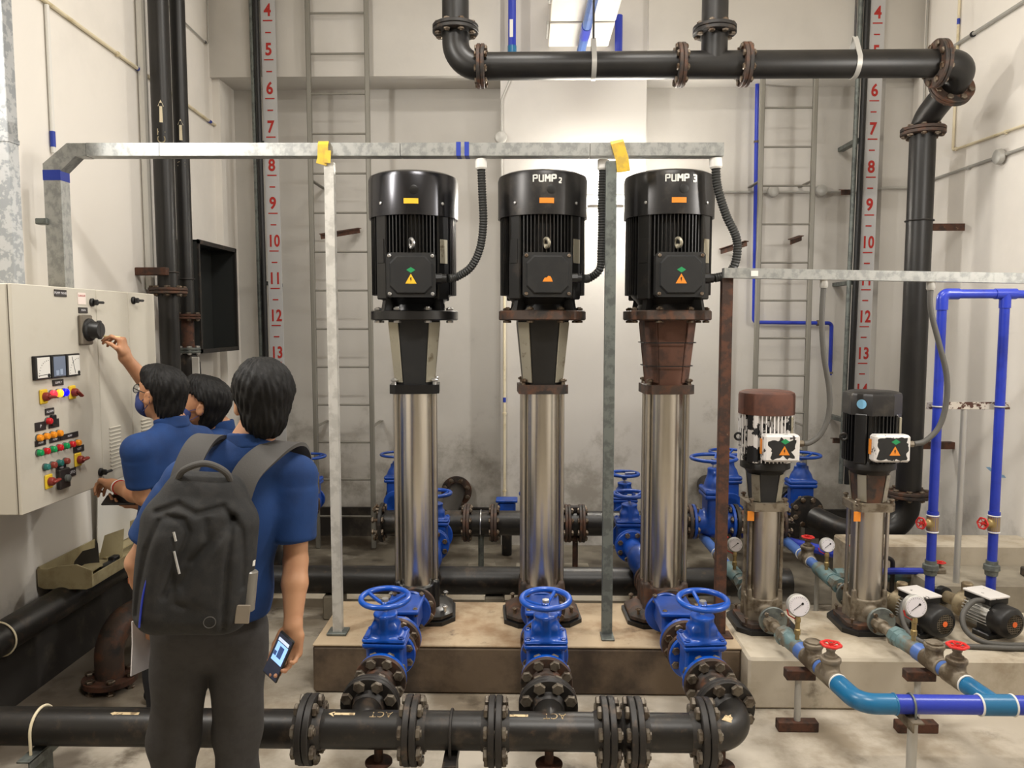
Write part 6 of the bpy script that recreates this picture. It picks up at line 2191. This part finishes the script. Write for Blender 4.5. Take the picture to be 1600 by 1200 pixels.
# papers in the left hand
b = MB()
b.strip([(-1.262, 2.50, .86), (-1.264, 2.50, .78), (-1.268, 2.49, .672)], (.26, .96, 0), .19, .004)
single('paper_sheets', b, m_paper, 'white papers hanging from the left hand of the man with backpack', 'paper')

# backpack
fb = fw1
Fb = frame_of(fb, (.12, 0, 1))
bc = V((-.958, 2.175, 1.165))
F3 = Fb.to_3x3()
def B(x, y, z): return bc+F3 @ V((x, y, z))     # x right, y toward his back, z up
bag = thing('backpack', 'black backpack worn by the man in the foreground', 'backpack', bc)
it = [('+', 0, ('box', B(0, .0, -.04), (.162, .080, .195), .070, Fb)), ('+', .06, ('box', B(.005, .02, .09), (.112, .062, .145), .060, Fb)), ('+', .04, ('box', B(-.01, -.045, -.065), (.125, .05, .150), .05, Fb)),
      ('+', .03, ('box', B(.0, -.03, .08), (.10, .045, .07), .044, Fb))]
Fi = np.array(Fb.to_3x3())
def bag_warp(X, Y, Z):
    x, y, z = X-bc.x, Y-bc.y, Z-bc.z
    lx = Fi[0, 0]*x+Fi[1, 0]*y+Fi[2, 0]*z
    ly = Fi[0, 1]*x+Fi[1, 1]*y+Fi[2, 1]*z
    lz = Fi[0, 2]*x+Fi[1, 2]*y+Fi[2, 2]*z
    front = np.clip(.5-ly/.05, 0, 1)
    out = np.zeros(np.broadcast(x, y, z).shape)
    # seams, dents and bulges of the slack cloth, drawn as lines across the front
    for amp, w, pts in ((.010, .009, ((-.115, .125), (-.06, .150), (-.01, .128), (.06, .148), (.105, .10))), (.009, .008, ((-.105, .105), (-.128, .02), (-.140, -.09), (-.142, -.17))),
                        (.012, .010, ((-.085, .118), (-.04, .112), (-.025, .08), (-.035, .03), (-.055, -.03), (-.07, -.10))), (.013, .016, ((.085, .115), (.045, .06), (.0, -.01), (-.03, -.07))),
                        (.010, .009, ((.088, .118), (.086, .0), (.090, -.20))), (.008, .008, ((.115, .09), (.128, .0), (.132, -.08))), (.009, .012, ((.02, .11), (.03, .05), (-.01, .0))),
                        (-.010, .030, ((.065, .07), (.03, .0), (.02, -.10))), (-.008, .028, ((-.09, .06), (-.10, -.05), (-.10, -.15))), (.007, .010, ((-.05, -.05), (-.045, -.12), (-.02, -.13))), (-.006, .03, ((.11, .0), (.115, -.12)))):
        d2 = None
        for (ax, az), (bx, bz) in zip(pts, pts[1:]):
            ex, ez = bx-ax, bz-az
            t = np.clip(((lx-ax)*ex+(lz-az)*ez)/(ex*ex+ez*ez), 0, 1)
            q = (lx-ax-t*ex)**2+(lz-az-t*ez)**2
            d2 = q if d2 is None else np.minimum(d2, q)
        out = out+amp*np.exp(-d2/(w*w))
    return out*front+folds(.0022, 11, 30)(X, Y, Z)
field_obj('bag_body', it, .0046, m_bag, bag, bag_warp)
MB().tube(smooth_path([B(-.075, -.0, .205), B(-.055, -.03, .245), B(0, -.04, .268), B(.055, -.03, .245), B(.075, -.0, .200)], 8), .0095, 10).build('carry_handle', m_strap, bag)
def strap(pts, w): 
    b = MB()
    P = smooth_path(pts, 8)
    b.strip(P, lambda i: rtv, w, .012)
    return b
rtv = F3 @ V((1, 0, 0))
b = strap([B(-.075, .045, .13), (-1.015, 2.245, 1.400), (-1.000, 2.300, 1.462), (-.992, 2.375, 1.476), (-.990, 2.46, 1.44), (-.99, 2.53, 1.34)], .072)
b.build('shoulder_strap', m_strap, bag)
b = strap([B(.085, .045, .12), (-.850, 2.285, 1.375), (-.800, 2.350, 1.432), (-.770, 2.43, 1.445), (-.765, 2.51, 1.41), (-.765, 2.57, 1.31)], .080)
b.build('shoulder_strap', m_strap, bag)
for p, q in (((-.055, -.102, .03), (-.035, -.112, -.03)), ((.100, -.055, .135), (.125, -.06, .100)), ((-.06, -.105, .085), (-.052, -.108, .060))):
    MB().tube([B(*p), B(*q)], .0032, 8).build('zip_pull', m_zinc, bag)
MB().tube(smooth_path([B(-.115, -.092, -.03), B(-.125, -.095, -.10), B(-.128, -.09, -.19)], 6), .003, 8).build('blue_piping', m_pvc, bag)
MB().torus(B(.055, -.118, -.165), F3 @ V((0, -1, 0)), .016, .0015, 24, 6).build('round_badge', m_strap, bag)
MB().cyl(B(.150, -.035, -.16), B(.150, -.035, -.04), .022, n=18, ch=.004).build('bottle_in_pocket', M('bottle_clear', S(120, 116, 108), .3), bag)
MB().box(B(.140, -.08, -.155), (.040, .006, .055), .002, Fb).build('hang_tag', M('tag_grey', S(132, 122, 108), .7), bag)
MB().cyl(B(.152, -.035, -.025), B(.152, -.035, -.010), .009, n=12).build('white_cap', m_white, bag)

# -- man at the panel with glasses
fw2 = V((-.90, .40, 0)).normalized()
J2 = dict(head=(-1.622, 3.35, 1.515), neck=(-1.575, 3.355, 1.378), chest=(-1.575, 3.36, 1.145), pelvis=(-1.60, 3.38, .83),
          shL=(-1.645, 3.185, 1.305), elL=(-1.645, 3.225, 1.085), wrL=(-1.868, 3.40, 1.095), shR=(-1.515, 3.495, 1.305), elR=(-1.60, 3.54, 1.05), wrR=(-1.735, 3.42, 1.005),
          hipL=(-1.635, 3.295, .80), hipR=(-1.57, 3.455, .80), knL=(-1.655, 3.30, .44), knR=(-1.60, 3.47, .44), anL=(-1.64, 3.31, .085), anR=(-1.68, 3.50, .085), toeL=(-.9, .35, 0), toeR=(-.9, .4, 0))
hL2 = hand_prims(J2['wrL'], (-.82, .55, .12), (-.3, -.2, -.9), (-.3, .6, .3), .95, curl=(.7, .8, .5))
hR2 = hand_prims(J2['wrR'], (-.93, -.2, .05), (0, 0, 1), (-.2, .9, .2), .95, curl=(.15, .5, .5))
man2, _, _, HL2 = person('person in navy polo, glasses and dark mask touching the control panel', J2, fw2, (-.93, .26, .20), (.1, 0, 1), dict(L=hL2, R=hR2), m_skintan, m_trousblk, 1.02, hem=.83, mask=True, glasses=True, seed=5, fold=.003)
b = MB()
wq = V(J2['wrL'])+(V(J2['elL'])-V(J2['wrL']))*.16
dq = (V(J2['elL'])-V(J2['wrL'])).normalized()
b.torus(wq, dq, .031, .0035, 28, 8)
b.build('red_bracelet', m_redp, man2)
MB().torus(wq-dq*.016, dq, .0295, .003, 28, 8).build('white_bracelet', m_white, man2)
t = thing('phone', 'dark phone held flat by the man touching the panel', 'phone', (-1.83, 3.39, 1.03))
MB().box((-1.835, 3.385, 1.034), (.15, .076, .010), .004, Matrix.Rotation(.1, 4, 'Z') @ rot('X', 22)).build('phone_body', m_dark, t)
b = MB()
b.tube(smooth_path([(-1.735, 3.30, .83), (-1.742, 3.28, .76), (-1.735, 3.275, .70)], 5), .004, 8)
lan = single('key_bunch', b, m_dark, 'bunch of keys hanging at the hip of man touching panel', 'keys')
MB().box((-1.742, 3.268, .70), (.028, .012, .03), .004).build('leather_fob', M('fob_brown', S(150, 84, 48), .6), lan)
MB().box((-1.722, 3.262, .672), (.02, .006, .03), .002).build('key_blade', m_zinc, lan)

# -- man reaching up to the isolator
fw3 = V((-.98, .05, 0)).normalized()
J3 = dict(head=(-1.605, 3.73, 1.432), neck=(-1.540, 3.79, 1.300), chest=(-1.53, 3.82, 1.08), pelvis=(-1.52, 3.86, .79),
          shL=(-1.525, 3.665, 1.225), elL=(-1.49, 3.70, .96), wrL=(-1.60, 3.72, .76), shR=(-1.575, 3.905, 1.26), elR=(-1.775, 3.69, 1.44), wrR=(-1.868, 3.53, 1.672),
          hipL=(-1.525, 3.78, .76), hipR=(-1.515, 3.94, .76), knL=(-1.54, 3.78, .42), knR=(-1.53, 3.95, .42), anL=(-1.54, 3.78, .085), anR=(-1.52, 3.96, .085), toeL=(-.95, -.1, 0), toeR=(-.95, .1, 0))
hR3 = hand_prims(J3['wrR'], (-.10, -.06, 1), (-.95, -.25, .1), (.1, -.95, .2), .95, per=((1.0, .75, .35), (1.15, .9, .4), (1.25, 1.0, .5), (1.3, 1.1, .5)), thumb_curl=.95)
hL3 = hand_prims(J3['wrL'], (-.3, 0, -1), (0, .9, 0), (-1, 0, 0), .95)
man3, _, _, _ = person('person in blue polo and mask reaching up to the black isolator knob', J3, fw3, (-.88, -.34, .36), (.3, 0, 1), dict(L=hL3, R=hR3), m_skintan, m_trousblk, 1.12, hem=.78, mask=True, seed=9, fold=.003, sleeve=.6)
MB_pen = MB()
MB_pen.cyl((-1.955, 3.475, 1.772), (-1.87, 3.50, 1.765), .0045, n=10)
single('pencil', MB_pen, M('pencil_cream', S(206, 190, 140), .6), 'pale pencil pointed at the isolator by the reaching man', 'pencil')
